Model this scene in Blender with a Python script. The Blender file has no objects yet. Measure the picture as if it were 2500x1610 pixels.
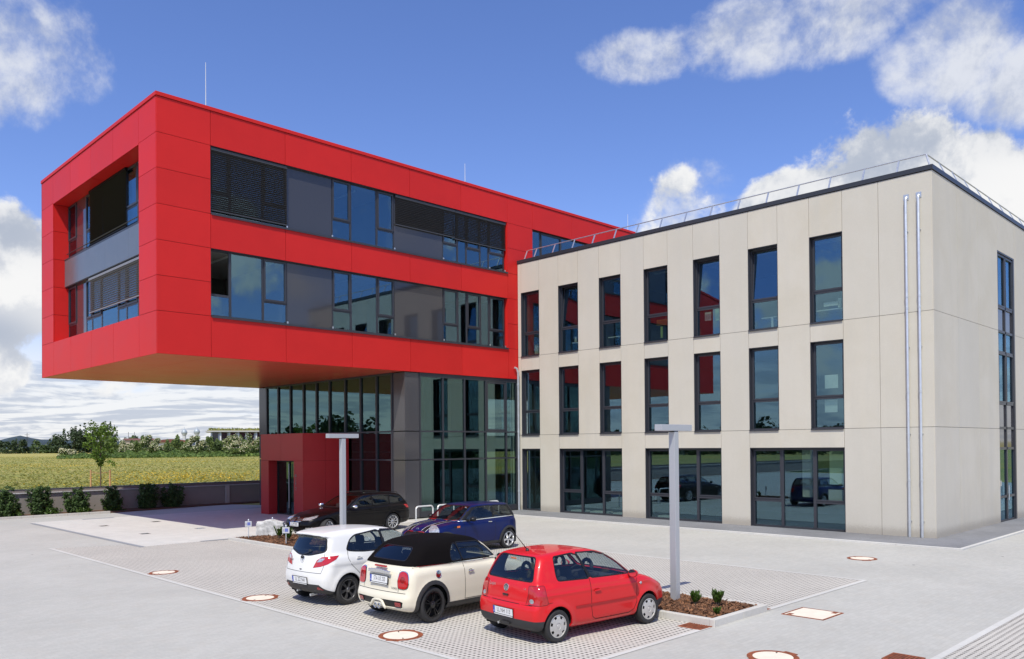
import bpy, bmesh, math, random
import numpy as np
from mathutils import Vector, Matrix, Euler

SC = bpy.context.scene
COL = SC.collection
R = math.radians

# ------------------------------------------------------------------ camera
cam_d = bpy.data.cameras.new("camera")
cam = bpy.data.objects.new("camera", cam_d)
COL.objects.link(cam)
SC.camera = cam
CAM_F, CAM_YAW, CAM_PITCH, CAM_ROLL, CAM_CY, CAM_H = 2000.64, 0.788635, 0.0099325, -0.0081028, 1068.54, 3.3
cam_d.sensor_width = 36.0
cam_d.lens = 36.0 * CAM_F / 2500.0
cam_d.shift_y = (CAM_CY - 805.0) / 2500.0
cam_d.clip_start = 0.1
cam_d.clip_end = 20000.0
_f = Vector((math.cos(CAM_YAW) * math.cos(CAM_PITCH), math.sin(CAM_YAW) * math.cos(CAM_PITCH), math.sin(CAM_PITCH)))
_r0 = Vector((math.sin(CAM_YAW), -math.cos(CAM_YAW), 0))
_u0 = _r0.cross(_f)
_r = math.cos(CAM_ROLL) * _r0 + math.sin(CAM_ROLL) * _u0
_u = -math.sin(CAM_ROLL) * _r0 + math.cos(CAM_ROLL) * _u0
cam.matrix_world = Matrix(((_r.x, _u.x, -_f.x, 0), (_r.y, _u.y, -_f.y, 0), (_r.z, _u.z, -_f.z, CAM_H), (0, 0, 0, 1)))

# ------------------------------------------------------------------ view, sun, sky
SC.view_settings.view_transform = 'Standard'
SC.view_settings.look = 'None'
SC.view_settings.exposure = 0.28
SC.view_settings.gamma = 1.0
SC.view_settings.use_curve_mapping = False
SUN_DIR = Vector((0.545, 0.37, -1.0)).normalized()      # the way the light travels
sun_d = bpy.data.lights.new("sun", 'SUN')
sun_d.energy = 3.7
sun_d.angle = R(0.5)
sun_d.color = (1.0, 0.945, 0.80)
sun = bpy.data.objects.new("sun", sun_d)
COL.objects.link(sun)
sun.rotation_mode = 'QUATERNION'
sun.rotation_quaternion = SUN_DIR.to_track_quat('-Z', 'Y')
SUN_EL = math.asin(-SUN_DIR.z)
SUN_ROT = math.atan2(-SUN_DIR.x, -SUN_DIR.y)

def nd(nt, typ, loc=None, **kw):
    n = nt.nodes.new(typ)
    for k, v in kw.items():
        if k in n.inputs.keys() if isinstance(k, str) else False:
            n.inputs[k].default_value = v
        else:
            setattr(n, k, v)
    return n

def vmath(nt, op, a, b=None, c=None):
    n = nt.nodes.new('ShaderNodeMath'); n.operation = op
    for i, v in enumerate((a, b, c)):
        if v is None: continue
        if isinstance(v, (int, float)): n.inputs[i].default_value = v
        else: nt.links.new(v, n.inputs[i])
    return n.outputs[0]

def vec3(nt, op, a, b=None):
    n = nt.nodes.new('ShaderNodeVectorMath'); n.operation = op
    for i, v in enumerate((a, b)):
        if v is None: continue
        if isinstance(v, (tuple, list, Vector)): n.inputs[i].default_value = v
        else: nt.links.new(v, n.inputs[i])
    return n

def smooth(nt, x, lo, hi, t0=0.0, t1=1.0):
    n = nt.nodes.new('ShaderNodeMapRange'); n.interpolation_type = 'SMOOTHSTEP'
    nt.links.new(x, n.inputs[0])
    n.inputs[1].default_value = lo; n.inputs[2].default_value = hi
    n.inputs[3].default_value = t0; n.inputs[4].default_value = t1
    return n.outputs[0]

def mixc(nt, fac, a, b, blend='MIX'):
    n = nt.nodes.new('ShaderNodeMix'); n.data_type = 'RGBA'; n.blend_type = blend
    for s, v in ((0, fac), (6, a), (7, b)):
        if isinstance(v, (int, float)): n.inputs[s].default_value = v
        elif isinstance(v, tuple): n.inputs[s].default_value = (v[0], v[1], v[2], 1)
        else: nt.links.new(v, n.inputs[s])
    return n.outputs[2]

def noise(nt, vec, scale, detail=4.0, rough=0.55, dist=0.0, dim='3D'):
    n = nt.nodes.new('ShaderNodeTexNoise'); n.noise_dimensions = dim
    n.inputs['Scale'].default_value = scale; n.inputs['Detail'].default_value = detail
    n.inputs['Roughness'].default_value = rough; n.inputs['Distortion'].default_value = dist
    if vec is not None: nt.links.new(vec, n.inputs['Vector'])
    return n.outputs['Fac']

def build_world():
    w = bpy.data.worlds.new("World"); SC.world = w; w.use_nodes = True
    nt = w.node_tree; nt.nodes.clear()
    out = nt.nodes.new('ShaderNodeOutputWorld'); bg = nt.nodes.new('ShaderNodeBackground')
    nt.links.new(bg.outputs[0], out.inputs[0])
    bg.inputs[1].default_value = SKY_STRENGTH
    sky = nt.nodes.new('ShaderNodeTexSky'); sky.sky_type = 'NISHITA'; sky.sun_disc = False
    sky.sun_elevation = SUN_EL; sky.sun_rotation = SUN_ROT
    sky.air_density = 1.0; sky.dust_density = 0.6; sky.ozone_density = 2.2; sky.altitude = 400
    hs = nt.nodes.new('ShaderNodeHueSaturation'); hs.inputs['Saturation'].default_value = 1.12; hs.inputs['Value'].default_value = 1.0
    nt.links.new(sky.outputs[0], hs.inputs['Color'])
    skyc = mixc(nt, 1.0, hs.outputs[0], SKY_TINT, 'MULTIPLY')
    tc = nt.nodes.new('ShaderNodeTexCoord'); d = tc.outputs['Generated']
    sep = nt.nodes.new('ShaderNodeSeparateXYZ'); nt.links.new(d, sep.inputs[0])
    z = sep.outputs[2]
    # flat cloud layers are laid out on a plane overhead: direction / (z + a little)
    def layer(vec_d, k):
        s = nt.nodes.new('ShaderNodeSeparateXYZ'); nt.links.new(vec_d, s.inputs[0])
        zz = vmath(nt, 'ADD', vmath(nt, 'MAXIMUM', s.outputs[2], 0.0), k)
        c = nt.nodes.new('ShaderNodeCombineXYZ')
        nt.links.new(vmath(nt, 'DIVIDE', s.outputs[0], zz), c.inputs[0]); nt.links.new(vmath(nt, 'DIVIDE', s.outputs[1], zz), c.inputs[1])
        c.inputs[2].default_value = 0.0
        return c.outputs[0]
    def blob(az, el, ra, rb, soft=1.0):
        # soft mask round the direction (azimuth, elevation in degrees), ra wide, rb tall
        c = Vector((math.cos(R(el)) * math.cos(R(az)), math.cos(R(el)) * math.sin(R(az)), math.sin(R(el))))
        e1 = Vector((-math.sin(R(az)), math.cos(R(az)), 0)); e2 = c.cross(e1) * -1
        q = vec3(nt, 'SUBTRACT', d, tuple(c)).outputs[0]
        u = vmath(nt, 'DIVIDE', vec3(nt, 'DOT_PRODUCT', q, tuple(e1)).outputs['Value'], math.tan(R(ra)))
        v = vmath(nt, 'DIVIDE', vec3(nt, 'DOT_PRODUCT', q, tuple(e2)).outputs['Value'], math.tan(R(rb)))
        rr = vmath(nt, 'SQRT', vmath(nt, 'ADD', vmath(nt, 'MULTIPLY', u, u), vmath(nt, 'MULTIPLY', v, v)))
        dd = vec3(nt, 'DOT_PRODUCT', d, tuple(c)).outputs['Value']
        m = smooth(nt, rr, 0.35, 1.25, 1.0, 0.0)
        return vmath(nt, 'MULTIPLY', m, smooth(nt, dd, 0.0, 0.2)), v
    # ---- cumulus: 3-D noise on the view direction, thresholded by the masks
    n1 = noise(nt, d, 8.5, 10.0, 0.60, 0.1)
    dl = vec3(nt, 'ADD', d, (-0.010, -0.012, 0.022)).outputs[0]
    n1l = noise(nt, dl, 8.5, 10.0, 0.60, 0.1)
    n2 = noise(nt, d, 24.0, 6.0, 0.6)
    cov = None; under = None
    for (az, el, ra, rb, amt) in CUMULUS:
        m, v = blob(az, el, ra, rb)
        m = vmath(nt, 'MULTIPLY', m, amt)
        cov = m if cov is None else vmath(nt, 'MAXIMUM', cov, m)
        w_ = vmath(nt, 'MULTIPLY', m, smooth(nt, v, 0.25, -0.75)); under = w_ if under is None else vmath(nt, 'MAXIMUM', under, w_)
    # scattered clouds elsewhere (seen only in the reflections)
    back = smooth(nt, vec3(nt, 'DOT_PRODUCT', d, (0.707, 0.707, 0)).outputs['Value'], 0.45, 0.1)
    cov = vmath(nt, 'MAXIMUM', cov, vmath(nt, 'MULTIPLY', back, 0.52))
    low = smooth(nt, z, 0.17, 0.02)
    cov = vmath(nt, 'MAXIMUM', cov, vmath(nt, 'MULTIPLY', low, 0.20))
    base = vmath(nt, 'ADD', vmath(nt, 'MULTIPLY', vmath(nt, 'SUBTRACT', n1, 0.5), 1.7), vmath(nt, 'MULTIPLY', vmath(nt, 'SUBTRACT', n2, 0.5), 0.22))
    fld = vmath(nt, 'ADD', base, vmath(nt, 'SUBTRACT', cov, 0.62))
    a1 = smooth(nt, fld, -0.07, 0.11)
    thick = smooth(nt, fld, 0.0, 0.55)
    lit = smooth(nt, vmath(nt, 'SUBTRACT', n1, n1l), -0.10, 0.10)
    bright = vmath(nt, 'SUBTRACT', vmath(nt, 'ADD', 0.74, vmath(nt, 'MULTIPLY', lit, 0.34)), vmath(nt, 'MULTIPLY', under, 0.36))
    # ---- streaky stratocumulus towards the horizon
    hv = layer(d, 0.075)
    mp = nt.nodes.new('ShaderNodeMapping'); nt.links.new(hv, mp.inputs[0]); mp.inputs['Scale'].default_value = (0.48, 0.48, 1); mp.inputs['Location'].default_value = (3.1, 1.7, 0)
    h1 = noise(nt, mp.outputs[0], 1.25, 8.0, 0.58, 0.5)
    mp2 = nt.nodes.new('ShaderNodeMapping'); nt.links.new(hv, mp2.inputs[0]); mp2.inputs['Scale'].default_value = (0.48, 0.48, 1); mp2.inputs['Location'].default_value = (3.16, 1.76, 0)
    h2 = noise(nt, mp2.outputs[0], 1.25, 8.0, 0.58, 0.5)
    a2 = vmath(nt, 'MULTIPLY', smooth(nt, h1, 0.30, 0.47), smooth(nt, z, 0.165, 0.05))
    lit2 = smooth(nt, vmath(nt, 'SUBTRACT', h2, h1), -0.055, 0.055)
    b2 = vmath(nt, 'ADD', 0.52, vmath(nt, 'MULTIPLY', lit2, 0.50))
    # ---- high thin veil
    hv3 = layer(d, 0.25)
    h3 = noise(nt, hv3, 1.6, 8.0, 0.62, 0.6)
    veil = None
    for (az, el, ra, rb, amt) in VEILS:
        m, v = blob(az, el, ra, rb)
        m = vmath(nt, 'MULTIPLY', m, amt)
        veil = m if veil is None else vmath(nt, 'MAXIMUM', veil, m)
    v2 = noise(nt, d, 8.0, 10.0, 0.62, 0.12)
    v3 = noise(nt, dl, 8.0, 10.0, 0.62, 0.12)
    a3 = smooth(nt, vmath(nt, 'ADD', vmath(nt, 'MULTIPLY', vmath(nt, 'SUBTRACT', v2, 0.5), 2.0), vmath(nt, 'SUBTRACT', veil, 0.62)), -0.12, 0.42)
    hor = smooth(nt, z, 0.22, -0.02)
    c0 = mixc(nt, vmath(nt, 'MULTIPLY', hor, 0.35), skyc, tuple(x * CLOUD_L for x in (0.60, 0.68, 0.80)))
    cw = (CLOUD_L, CLOUD_L, CLOUD_L * 1.01)
    def shade(b, lo=(0.80, 0.88, 1.02), hi=(1.0, 1.0, 1.0)):
        t = smooth(nt, b, 0.40, 0.95)
        col = mixc(nt, t, tuple(x * CLOUD_L for x in lo), tuple(x * CLOUD_L for x in hi))
        return mixc(nt, 1.0, col, vec3(nt, 'SCALE', (1, 1, 1)).outputs[0], 'MULTIPLY') if False else (col, b)
    def cloudcol(b, lo, hi):
        return mixc(nt, smooth(nt, b, 0.35, 1.0), tuple(x * CLOUD_L for x in lo), tuple(x * CLOUD_L for x in hi))
    c1 = mixc(nt, vmath(nt, 'MULTIPLY', a3, 0.88), c0, cloudcol(vmath(nt, 'ADD', 0.60, vmath(nt, 'MULTIPLY', smooth(nt, vmath(nt, 'SUBTRACT', v2, v3), -0.10, 0.10), 0.30)), (0.50, 0.55, 0.66), (0.90, 0.92, 0.96)))
    c2 = mixc(nt, vmath(nt, 'MULTIPLY', a2, 0.9), c1, cloudcol(b2, (0.52, 0.58, 0.70), (0.98, 0.99, 1.0)))
    c3 = mixc(nt, a1, c2, cloudcol(bright, (0.46, 0.52, 0.64), (1.0, 1.0, 1.0)))
    nt.links.new(c3, bg.inputs[0])
    w.cycles.sampling_method = 'MANUAL'; w.cycles.sample_map_resolution = 1024

SKY_STRENGTH = 0.12
SKY_TINT = (1.06, 0.99, 1.26)
CLOUD_L = 6.4
# azimuth (deg, counter-clockwise from +X), elevation, half width, half height, amount
CUMULUS = [(77.0, 9.5, 4.6, 6.5, 1.0), (74, 4.5, 7, 2.6, 0.72), (80, 12, 5, 5, 0.8), (78, 5.0, 4, 3.5, 0.95),
           (20.0, 13.5, 9.5, 8.4, 1.0), (26, 13.5, 6.0, 5.6, 0.97), (14, 15, 5, 5, 1.0), (33, 15.8, 4.6, 4.2, 0.64), (19, 8, 16, 6, 0.9)]
VEILS = [(75, 22.5, 6.5, 4.8, 0.66), (78.5, 21, 4, 4, .66), (25, 25.8, 11, 3.6, 0.95), (17, 22.8, 5.5, 4.2, 1.0), (13.5, 20.5, 4.5, 3.6, .9), (36, 25.2, 5, 2.4, 0.85), (22.5, 19.5, 2.2, 1.6, .75), (33, 15, 6, 5, 0.6), (40, 10, 10, 5, 0.35)]
build_world()
# ------------------------------------------------------------------ mesh helpers
class MB:
    def __init__(s): s.v = []; s.f = []
    def add(s, vs, fs):
        o = len(s.v); s.v += [tuple(v) for v in vs]; s.f += [tuple(i + o for i in f) for f in fs]; return s
    def box(s, x0, x1, y0, y1, z0, z1):
        if x0 > x1: x0, x1 = x1, x0
        if y0 > y1: y0, y1 = y1, y0
        if z0 > z1: z0, z1 = z1, z0
        return s.add([(x0, y0, z0), (x1, y0, z0), (x1, y1, z0), (x0, y1, z0), (x0, y0, z1), (x1, y0, z1), (x1, y1, z1), (x0, y1, z1)],
                     [(3, 2, 1, 0), (4, 5, 6, 7), (0, 1, 5, 4), (1, 2, 6, 5), (2, 3, 7, 6), (3, 0, 4, 7)])
    def prism(s, pts, z0, z1):
        n = len(pts)
        return s.add([(p[0], p[1], z0) for p in pts] + [(p[0], p[1], z1) for p in pts],
                     [tuple(range(n - 1, -1, -1)), tuple(range(n, 2 * n))] + [(i, (i + 1) % n, n + (i + 1) % n, n + i) for i in range(n)])
    def sheet(s, pts, z):
        return s.add([(p[0], p[1], z) for p in pts], [tuple(range(len(pts)))])
    def obox(s, c, ax, ay, az):           # oriented box: centre and three half-axis vectors
        c = Vector(c); ax = Vector(ax); ay = Vector(ay); az = Vector(az)
        vs = [c + i * ax + j * ay + k * az for k in (-1, 1) for (i, j) in ((-1, -1), (1, -1), (1, 1), (-1, 1))]
        return s.add(vs, [(3, 2, 1, 0), (4, 5, 6, 7), (0, 1, 5, 4), (1, 2, 6, 5), (2, 3, 7, 6), (3, 0, 4, 7)])
    def tube(s, pts, r, n=8, cap=True):
        P = [Vector(p) for p in pts]; rs = r if isinstance(r, (list, tuple)) else [r] * len(P)
        o = len(s.v); up = None
        for i, p in enumerate(P):
            t = (P[min(i + 1, len(P) - 1)] - P[max(i - 1, 0)]).normalized()
            if up is None:
                up = Vector((0, 0, 1)) if abs(t.z) < 0.9 else Vector((1, 0, 0))
            a = t.cross(up).normalized(); up2 = a.cross(t).normalized(); up = up2
            for k in range(n):
                an = 2 * math.pi * k / n
                s.v.append(tuple(p + rs[i] * (math.cos(an) * a + math.sin(an) * up2)))
        for i in range(len(P) - 1):
            for k in range(n):
                s.f.append((o + i * n + k, o + i * n + (k + 1) % n, o + (i + 1) * n + (k + 1) % n, o + (i + 1) * n + k))
        if cap:
            s.f.append(tuple(o + k for k in range(n - 1, -1, -1))); e = o + (len(P) - 1) * n
            s.f.append(tuple(e + k for k in range(n)))
        return s
    def lathe(s, prof, n=24, M=None):     # prof: (radius, height) revolved about local z, M places it
        o = len(s.v)
        for (r, h) in prof:
            for k in range(n):
                a = 2 * math.pi * k / n
                p = Vector((r * math.cos(a), r * math.sin(a), h))
                s.v.append(tuple(M @ p) if M is not None else tuple(p))
        for i in range(len(prof) - 1):
            for k in range(n):
                s.f.append((o + i * n + k, o + i * n + (k + 1) % n, o + (i + 1) * n + (k + 1) % n, o + (i + 1) * n + k))
        return s
    def xform(s, M):
        s.v = [tuple(M @ Vector(v)) for v in s.v]; return s
    def build(s, name, mat, parent=None, smooth=False, bevel=0.0, kind=None, wn=False):
        me = bpy.data.meshes.new(name); me.from_pydata(s.v, [], s.f); me.update()
        return link_mesh(name, me, mat, parent, smooth, bevel, kind)

def link_mesh(name, me, mat, parent=None, smooth=False, bevel=0.0, kind=None):
    o = bpy.data.objects.new(name, me); COL.objects.link(o)
    if mat is not None: me.materials.append(mat)
    if parent is not None: o.parent = parent
    if smooth:
        me.polygons.foreach_set('use_smooth', [True] * len(me.polygons))
        if smooth == 'auto': me.set_sharp_from_angle(angle=R(35))
    if bevel:
        m = o.modifiers.new('bevel', 'BEVEL'); m.width = bevel; m.segments = 2; m.limit_method = 'ANGLE'; m.angle_limit = R(50)
    if kind: o['kind'] = kind
    return o

def thing(name, label, cat, loc=(0, 0, 0), rz=0.0, group=None):
    o = bpy.data.objects.new(name, None); COL.objects.link(o)
    o.empty_display_size = 0.3
    o.location = loc; o.rotation_euler = (0, 0, rz)
    return tag(o, label, cat, group)

def tag(o, label, cat, group=None):
    o['label'] = label; o['category'] = cat
    if group: o['group'] = group
    return o

def copy_tree(o, parent=None):
    c = o.copy(); COL.objects.link(c)
    if parent is not None:
        c.parent = parent
        for k in ('label', 'category', 'group'):
            if k in c.keys() and parent is not None and k != 'label': del c[k]
    for ch in list(o.children): copy_tree(ch, c)
    return c

def text_mesh(body, size, name='lettering', align='CENTER', depth=0.0):
    cu = bpy.data.curves.new(name, 'FONT'); cu.body = body; cu.size = size; cu.align_x = align; cu.align_y = 'CENTER'; cu.extrude = depth
    ob = bpy.data.objects.new(name, cu); COL.objects.link(ob)
    dg = bpy.context.evaluated_depsgraph_get(); dg.update()
    me = bpy.data.meshes.new_from_object(ob.evaluated_get(dg))
    COL.objects.unlink(ob); bpy.data.objects.remove(ob); bpy.data.curves.remove(cu)
    return me

def place_text(body, size, M, mat, parent, name='lettering', sx=1.0, depth=0.0):
    me = text_mesh(body, size, name, depth=depth)
    me.transform(M @ Matrix.Diagonal((sx, 1, 1, 1))); me.materials.clear()
    return link_mesh(name, me, mat, parent)

# ------------------------------------------------------------------ materials
MATS = {}
def pmat(name, col, rough=0.5, metal=0.0, spec=0.5, coat=0.0, var=0.0, vscale=3.0, bump=0.0, bscale=40.0, coat_rough=0.05, stretch=None, vdetail=5.0):
    if name in MATS: return MATS[name]
    m = bpy.data.materials.new(name); m.use_nodes = True; nt = m.node_tree
    b = nt.nodes['Principled BSDF']
    b.inputs['Base Color'].default_value = (*col, 1); b.inputs['Roughness'].default_value = rough; b.inputs['Metallic'].default_value = metal
    b.inputs['Specular IOR Level'].default_value = spec; b.inputs['Coat Weight'].default_value = coat; b.inputs['Coat Roughness'].default_value = coat_rough
    tc = nt.nodes.new('ShaderNodeTexCoord'); v = tc.outputs['Object']
    if stretch:
        mp = nt.nodes.new('ShaderNodeMapping'); mp.inputs['Scale'].default_value = stretch; nt.links.new(v, mp.inputs[0]); v = mp.outputs[0]
    if var:
        n = noise(nt, v, vscale, vdetail, 0.6)
        c = mixc(nt, smooth(nt, n, 0.3, 0.7), tuple(x * (1 - var) for x in col), tuple(min(1, x * (1 + var)) for x in col))
        nt.links.new(c, b.inputs['Base Color'])
        nt.links.new(vmath(nt, 'ADD', rough - 0.06, vmath(nt, 'MULTIPLY', n, 0.12)), b.inputs['Roughness'])
    if bump:
        bn = nt.nodes.new('ShaderNodeBump'); bn.inputs['Strength'].default_value = bump; bn.inputs['Distance'].default_value = 0.01
        nt.links.new(noise(nt, v, bscale, 3.0, 0.6), bn.inputs['Height']); nt.links.new(bn.outputs[0], b.inputs['Normal'])
    MATS[name] = m
    return m

def glass(name, tint, refl, reflcol, f0=0.18, wob=0.0, wscale=0.6, rough=0.0):
    if name in MATS: return MATS[name]
    m = bpy.data.materials.new(name); m.use_nodes = True; nt = m.node_tree; nt.nodes.clear()
    out = nt.nodes.new('ShaderNodeOutputMaterial'); mix = nt.nodes.new('ShaderNodeMixShader')
    tr = nt.nodes.new('ShaderNodeBsdfTransparent'); tr.inputs[0].default_value = (*tint, 1)
    gl = nt.nodes.new('ShaderNodeBsdfGlossy'); gl.inputs['Color'].default_value = (*reflcol, 1); gl.inputs['Roughness'].default_value = rough
    lw = nt.nodes.new('ShaderNodeLayerWeight'); lw.inputs[0].default_value = 0.5
    p = vmath(nt, 'POWER', lw.outputs['Facing'], 4.0)
    fac = vmath(nt, 'ADD', f0, vmath(nt, 'MULTIPLY', p, refl))
    nt.links.new(fac, mix.inputs[0]); nt.links.new(tr.outputs[0], mix.inputs[1]); nt.links.new(gl.outputs[0], mix.inputs[2])
    nt.links.new(mix.outputs[0], out.inputs[0])
    if wob:
        tc = nt.nodes.new('ShaderNodeTexCoord')
        bn = nt.nodes.new('ShaderNodeBump'); bn.inputs['Strength'].default_value = wob; bn.inputs['Distance'].default_value = 0.02
        nt.links.new(noise(nt, tc.outputs['Object'], wscale, 1.0, 0.4), bn.inputs['Height']); nt.links.new(bn.outputs[0], gl.inputs['Normal'])
    MATS[name] = m
    return m

def panel_tones(m, amt):
    # every panel of a cladding a hair lighter or darker than its neighbour
    nt = m.node_tree; b = nt.nodes['Principled BSDF']; g = nt.nodes.new('ShaderNodeNewGeometry')
    l = b.inputs['Base Color'].links[0].from_socket
    c = mixc(nt, 1.0, l, mixc(nt, g.outputs['Random Per Island'], (1 - amt,) * 3, (1.0, 1.0, 1.0)), 'MULTIPLY')
    nt.links.new(c, b.inputs['Base Color']); return m
M_RED = pmat('red_cladding', (0.615, 0.021, 0.019), 0.45, var=0.03, vscale=0.7, spec=0.22)
panel_tones(M_RED, .09)
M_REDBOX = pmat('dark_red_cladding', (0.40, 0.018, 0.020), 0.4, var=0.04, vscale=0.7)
M_FRAME = pmat('anthracite_frame', (0.036, 0.038, 0.048), 0.38, spec=0.5)
M_PANEL = pmat('grey_glass_panel', (0.050, 0.050, 0.056), 0.06, spec=0.55, coat=0.3)
M_SPAN = pmat('slate_panel', (0.115, 0.13, 0.15), 0.22, var=0.04, vscale=1.0)
M_SLAT = pmat('blind_slat', (0.05, 0.05, 0.053), 0.35, spec=0.5)
M_SLATK = pmat('black_blind_slat', (0.010, 0.010, 0.011), 0.5, spec=.08); M_SLATL = pmat('grey_blind_slat', (0.20, 0.20, 0.21), 0.4)
M_WIN = glass('window_glass', (0.72, 0.79, 0.77), 0.75, (0.42, 0.68, 0.86), 0.18, 0.012, 0.5)
M_CURT = glass('curtain_wall_glass', (0.40, 0.50, 0.49), 0.75, (0.43, 0.68, 0.70), 0.20, 0.010, 0.4)
M_CONC = None
M_COPE = pmat('dark_coping', (0.032, 0.034, 0.042), 0.35)
M_STEEL = pmat('galvanised_steel', (0.62, 0.64, 0.66), 0.38, metal=0.85, var=0.06, vscale=8)
M_ZINC = pmat('zinc_pipe', (0.62, 0.65, 0.68), 0.34, metal=0.6, var=0.05, vscale=6)
M_LAMP = pmat('silver_lamp_paint', (0.46, 0.48, 0.51), 0.34, metal=0.35)
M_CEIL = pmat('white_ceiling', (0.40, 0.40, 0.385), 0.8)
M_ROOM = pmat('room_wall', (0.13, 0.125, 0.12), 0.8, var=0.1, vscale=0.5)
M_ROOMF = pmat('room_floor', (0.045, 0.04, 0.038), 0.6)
M_WHITE = pmat('white_paint', (0.74, 0.74, 0.72), 0.5)
M_BLACK = pmat('black_plastic', (0.018, 0.018, 0.019), 0.5)
M_RUBBER = pmat('tyre_rubber', (0.022, 0.022, 0.023), 0.75, var=0.15, vscale=20)
# ------------------------------------------------------------------ ground
def ground_mat(name, col, joints=None, jdark=0.75, var=0.05, spots=0.0, rough=0.85, bump=0.15, tone=None, extra=None):
    m = bpy.data.materials.new(name); m.use_nodes = True; nt = m.node_tree
    b = nt.nodes['Principled BSDF']; b.inputs['Roughness'].default_value = rough; b.inputs['Specular IOR Level'].default_value = 0.3
    tc = nt.nodes.new('ShaderNodeTexCoord'); v = tc.outputs['Object']
    n1 = noise(nt, v, 0.35, 5, 0.6); n2 = noise(nt, v, 14.0, 4, 0.65); n3 = noise(nt, v, 2.2, 4, 0.6)
    c = mixc(nt, smooth(nt, n1, 0.3, 0.7), tuple(x * (1 - var) for x in col), tuple(min(1, x * (1 + var)) for x in col))
    if tone: c = mixc(nt, vmath(nt, 'MULTIPLY', smooth(nt, n3, 0.45, 0.75), 0.35), c, tone)
    c = mixc(nt, 0.5, c, mixc(nt, smooth(nt, n2, 0.3, 0.7), (0.86, 0.86, 0.86), (1.0, 1.0, 1.0)), 'MULTIPLY')
    h = n2
    if joints:
        br = nt.nodes.new('ShaderNodeTexBrick'); nt.links.new(v, br.inputs['Vector'])
        br.inputs['Scale'].default_value = 1.0; br.inputs['Brick Width'].default_value = joints[0]; br.inputs['Row Height'].default_value = joints[1]
        br.inputs['Mortar Size'].default_value = joints[2]; br.inputs['Mortar Smooth'].default_value = 0.2; br.inputs['Bias'].default_value = 0.0
        br.offset = joints[3] if len(joints) > 3 else 0.5
        for k, g in (('Color1', 0.93), ('Color2', 1.0), ('Mortar', jdark)): br.inputs[k].default_value = (g, g, g, 1)
        c = mixc(nt, 1.0, c, br.outputs['Color'], 'MULTIPLY')
    if spots:
        st = smooth(nt, noise(nt, v, 0.16, 7, 0.66, 0.8), 0.50, 0.72); c = mixc(nt, vmath(nt, 'MULTIPLY', st, 0.16 * spots), c, (0.30, 0.285, 0.26))
        vo = nt.nodes.new('ShaderNodeTexVoronoi'); vo.inputs['Scale'].default_value = 0.9; nt.links.new(v, vo.inputs['Vector'])
        wv = nt.nodes.new('ShaderNodeSeparateColor'); nt.links.new(vo.outputs['Color'], wv.inputs[0])
        s = vmath(nt, 'MULTIPLY', smooth(nt, vo.outputs['Distance'], 0.045, 0.02), smooth(nt, wv.outputs[0], 0.62, 0.7))
        c = mixc(nt, vmath(nt, 'MULTIPLY', s, spots), c, (0.05, 0.048, 0.045))
        sp = smooth(nt, noise(nt, v, 55.0, 2, 0.5), 0.70, 0.76)
        c = mixc(nt, vmath(nt, 'MULTIPLY', sp, vmath(nt, 'MULTIPLY', smooth(nt, n3, 0.5, 0.7), 0.6 * spots)), c, (0.10, 0.095, 0.09))
    if extra: c, h = extra(nt, v, c, h)
    nt.links.new(c, b.inputs['Base Color'])
    bn = nt.nodes.new('ShaderNodeBump'); bn.inputs['Strength'].default_value = bump; bn.inputs['Distance'].default_value = 0.006
    nt.links.new(h, bn.inputs['Height']); nt.links.new(bn.outputs[0], b.inputs['Normal'])
    return m

def grid_paver(nt, v, c, h):
    # wide-jointed pavers: rows of stones with dark, gravel-filled slots between
    sp = nt.nodes.new('ShaderNodeSeparateXYZ'); nt.links.new(v, sp.inputs[0])
    def fr(x, per, off=0.0):
        return vmath(nt, 'FRACT', vmath(nt, 'ADD', vmath(nt, 'DIVIDE', x, per), off))
    PX, PY = 0.105, 0.105
    row = vmath(nt, 'FLOOR', vmath(nt, 'DIVIDE', sp.outputs[0], PX))
    alt = 0.0
    wob = vmath(nt, 'MULTIPLY', vmath(nt, 'SUBTRACT', noise(nt, v, 9.0, 2, 0.5), 0.5), 0.10)
    fx = vmath(nt, 'ADD', fr(sp.outputs[0], PX), wob)
    fy = vmath(nt, 'ADD', vmath(nt, 'FRACT', vmath(nt, 'ADD', vmath(nt, 'DIVIDE', sp.outputs[1], PY), alt)), wob)
    ax = vmath(nt, 'ABSOLUTE', vmath(nt, 'SUBTRACT', fx, 0.5)); ay = vmath(nt, 'ABSOLUTE', vmath(nt, 'SUBTRACT', fy, 0.5))
    slot = vmath(nt, 'MULTIPLY', smooth(nt, ax, 0.25, 0.17), smooth(nt, ay, 0.25, 0.17))
    size = smooth(nt, noise(nt, v, 5.0, 3, 0.6), 0.25, 0.55)
    slot = vmath(nt, 'MULTIPLY', slot, vmath(nt, 'ADD', 0.55, vmath(nt, 'MULTIPLY', size, 0.45)))
    joint = vmath(nt, 'MAXIMUM', smooth(nt, ax, 0.08, 0.04), smooth(nt, ay, 0.08, 0.04))
    c = mixc(nt, vmath(nt, 'MULTIPLY', joint, 0.25), c, (0.22, 0.21, 0.19))
    c = mixc(nt, slot, c, (0.055, 0.05, 0.045))
    hh = vmath(nt, 'SUBTRACT', vmath(nt, 'MULTIPLY', h, 0.3), slot)
    return c, hh

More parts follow.
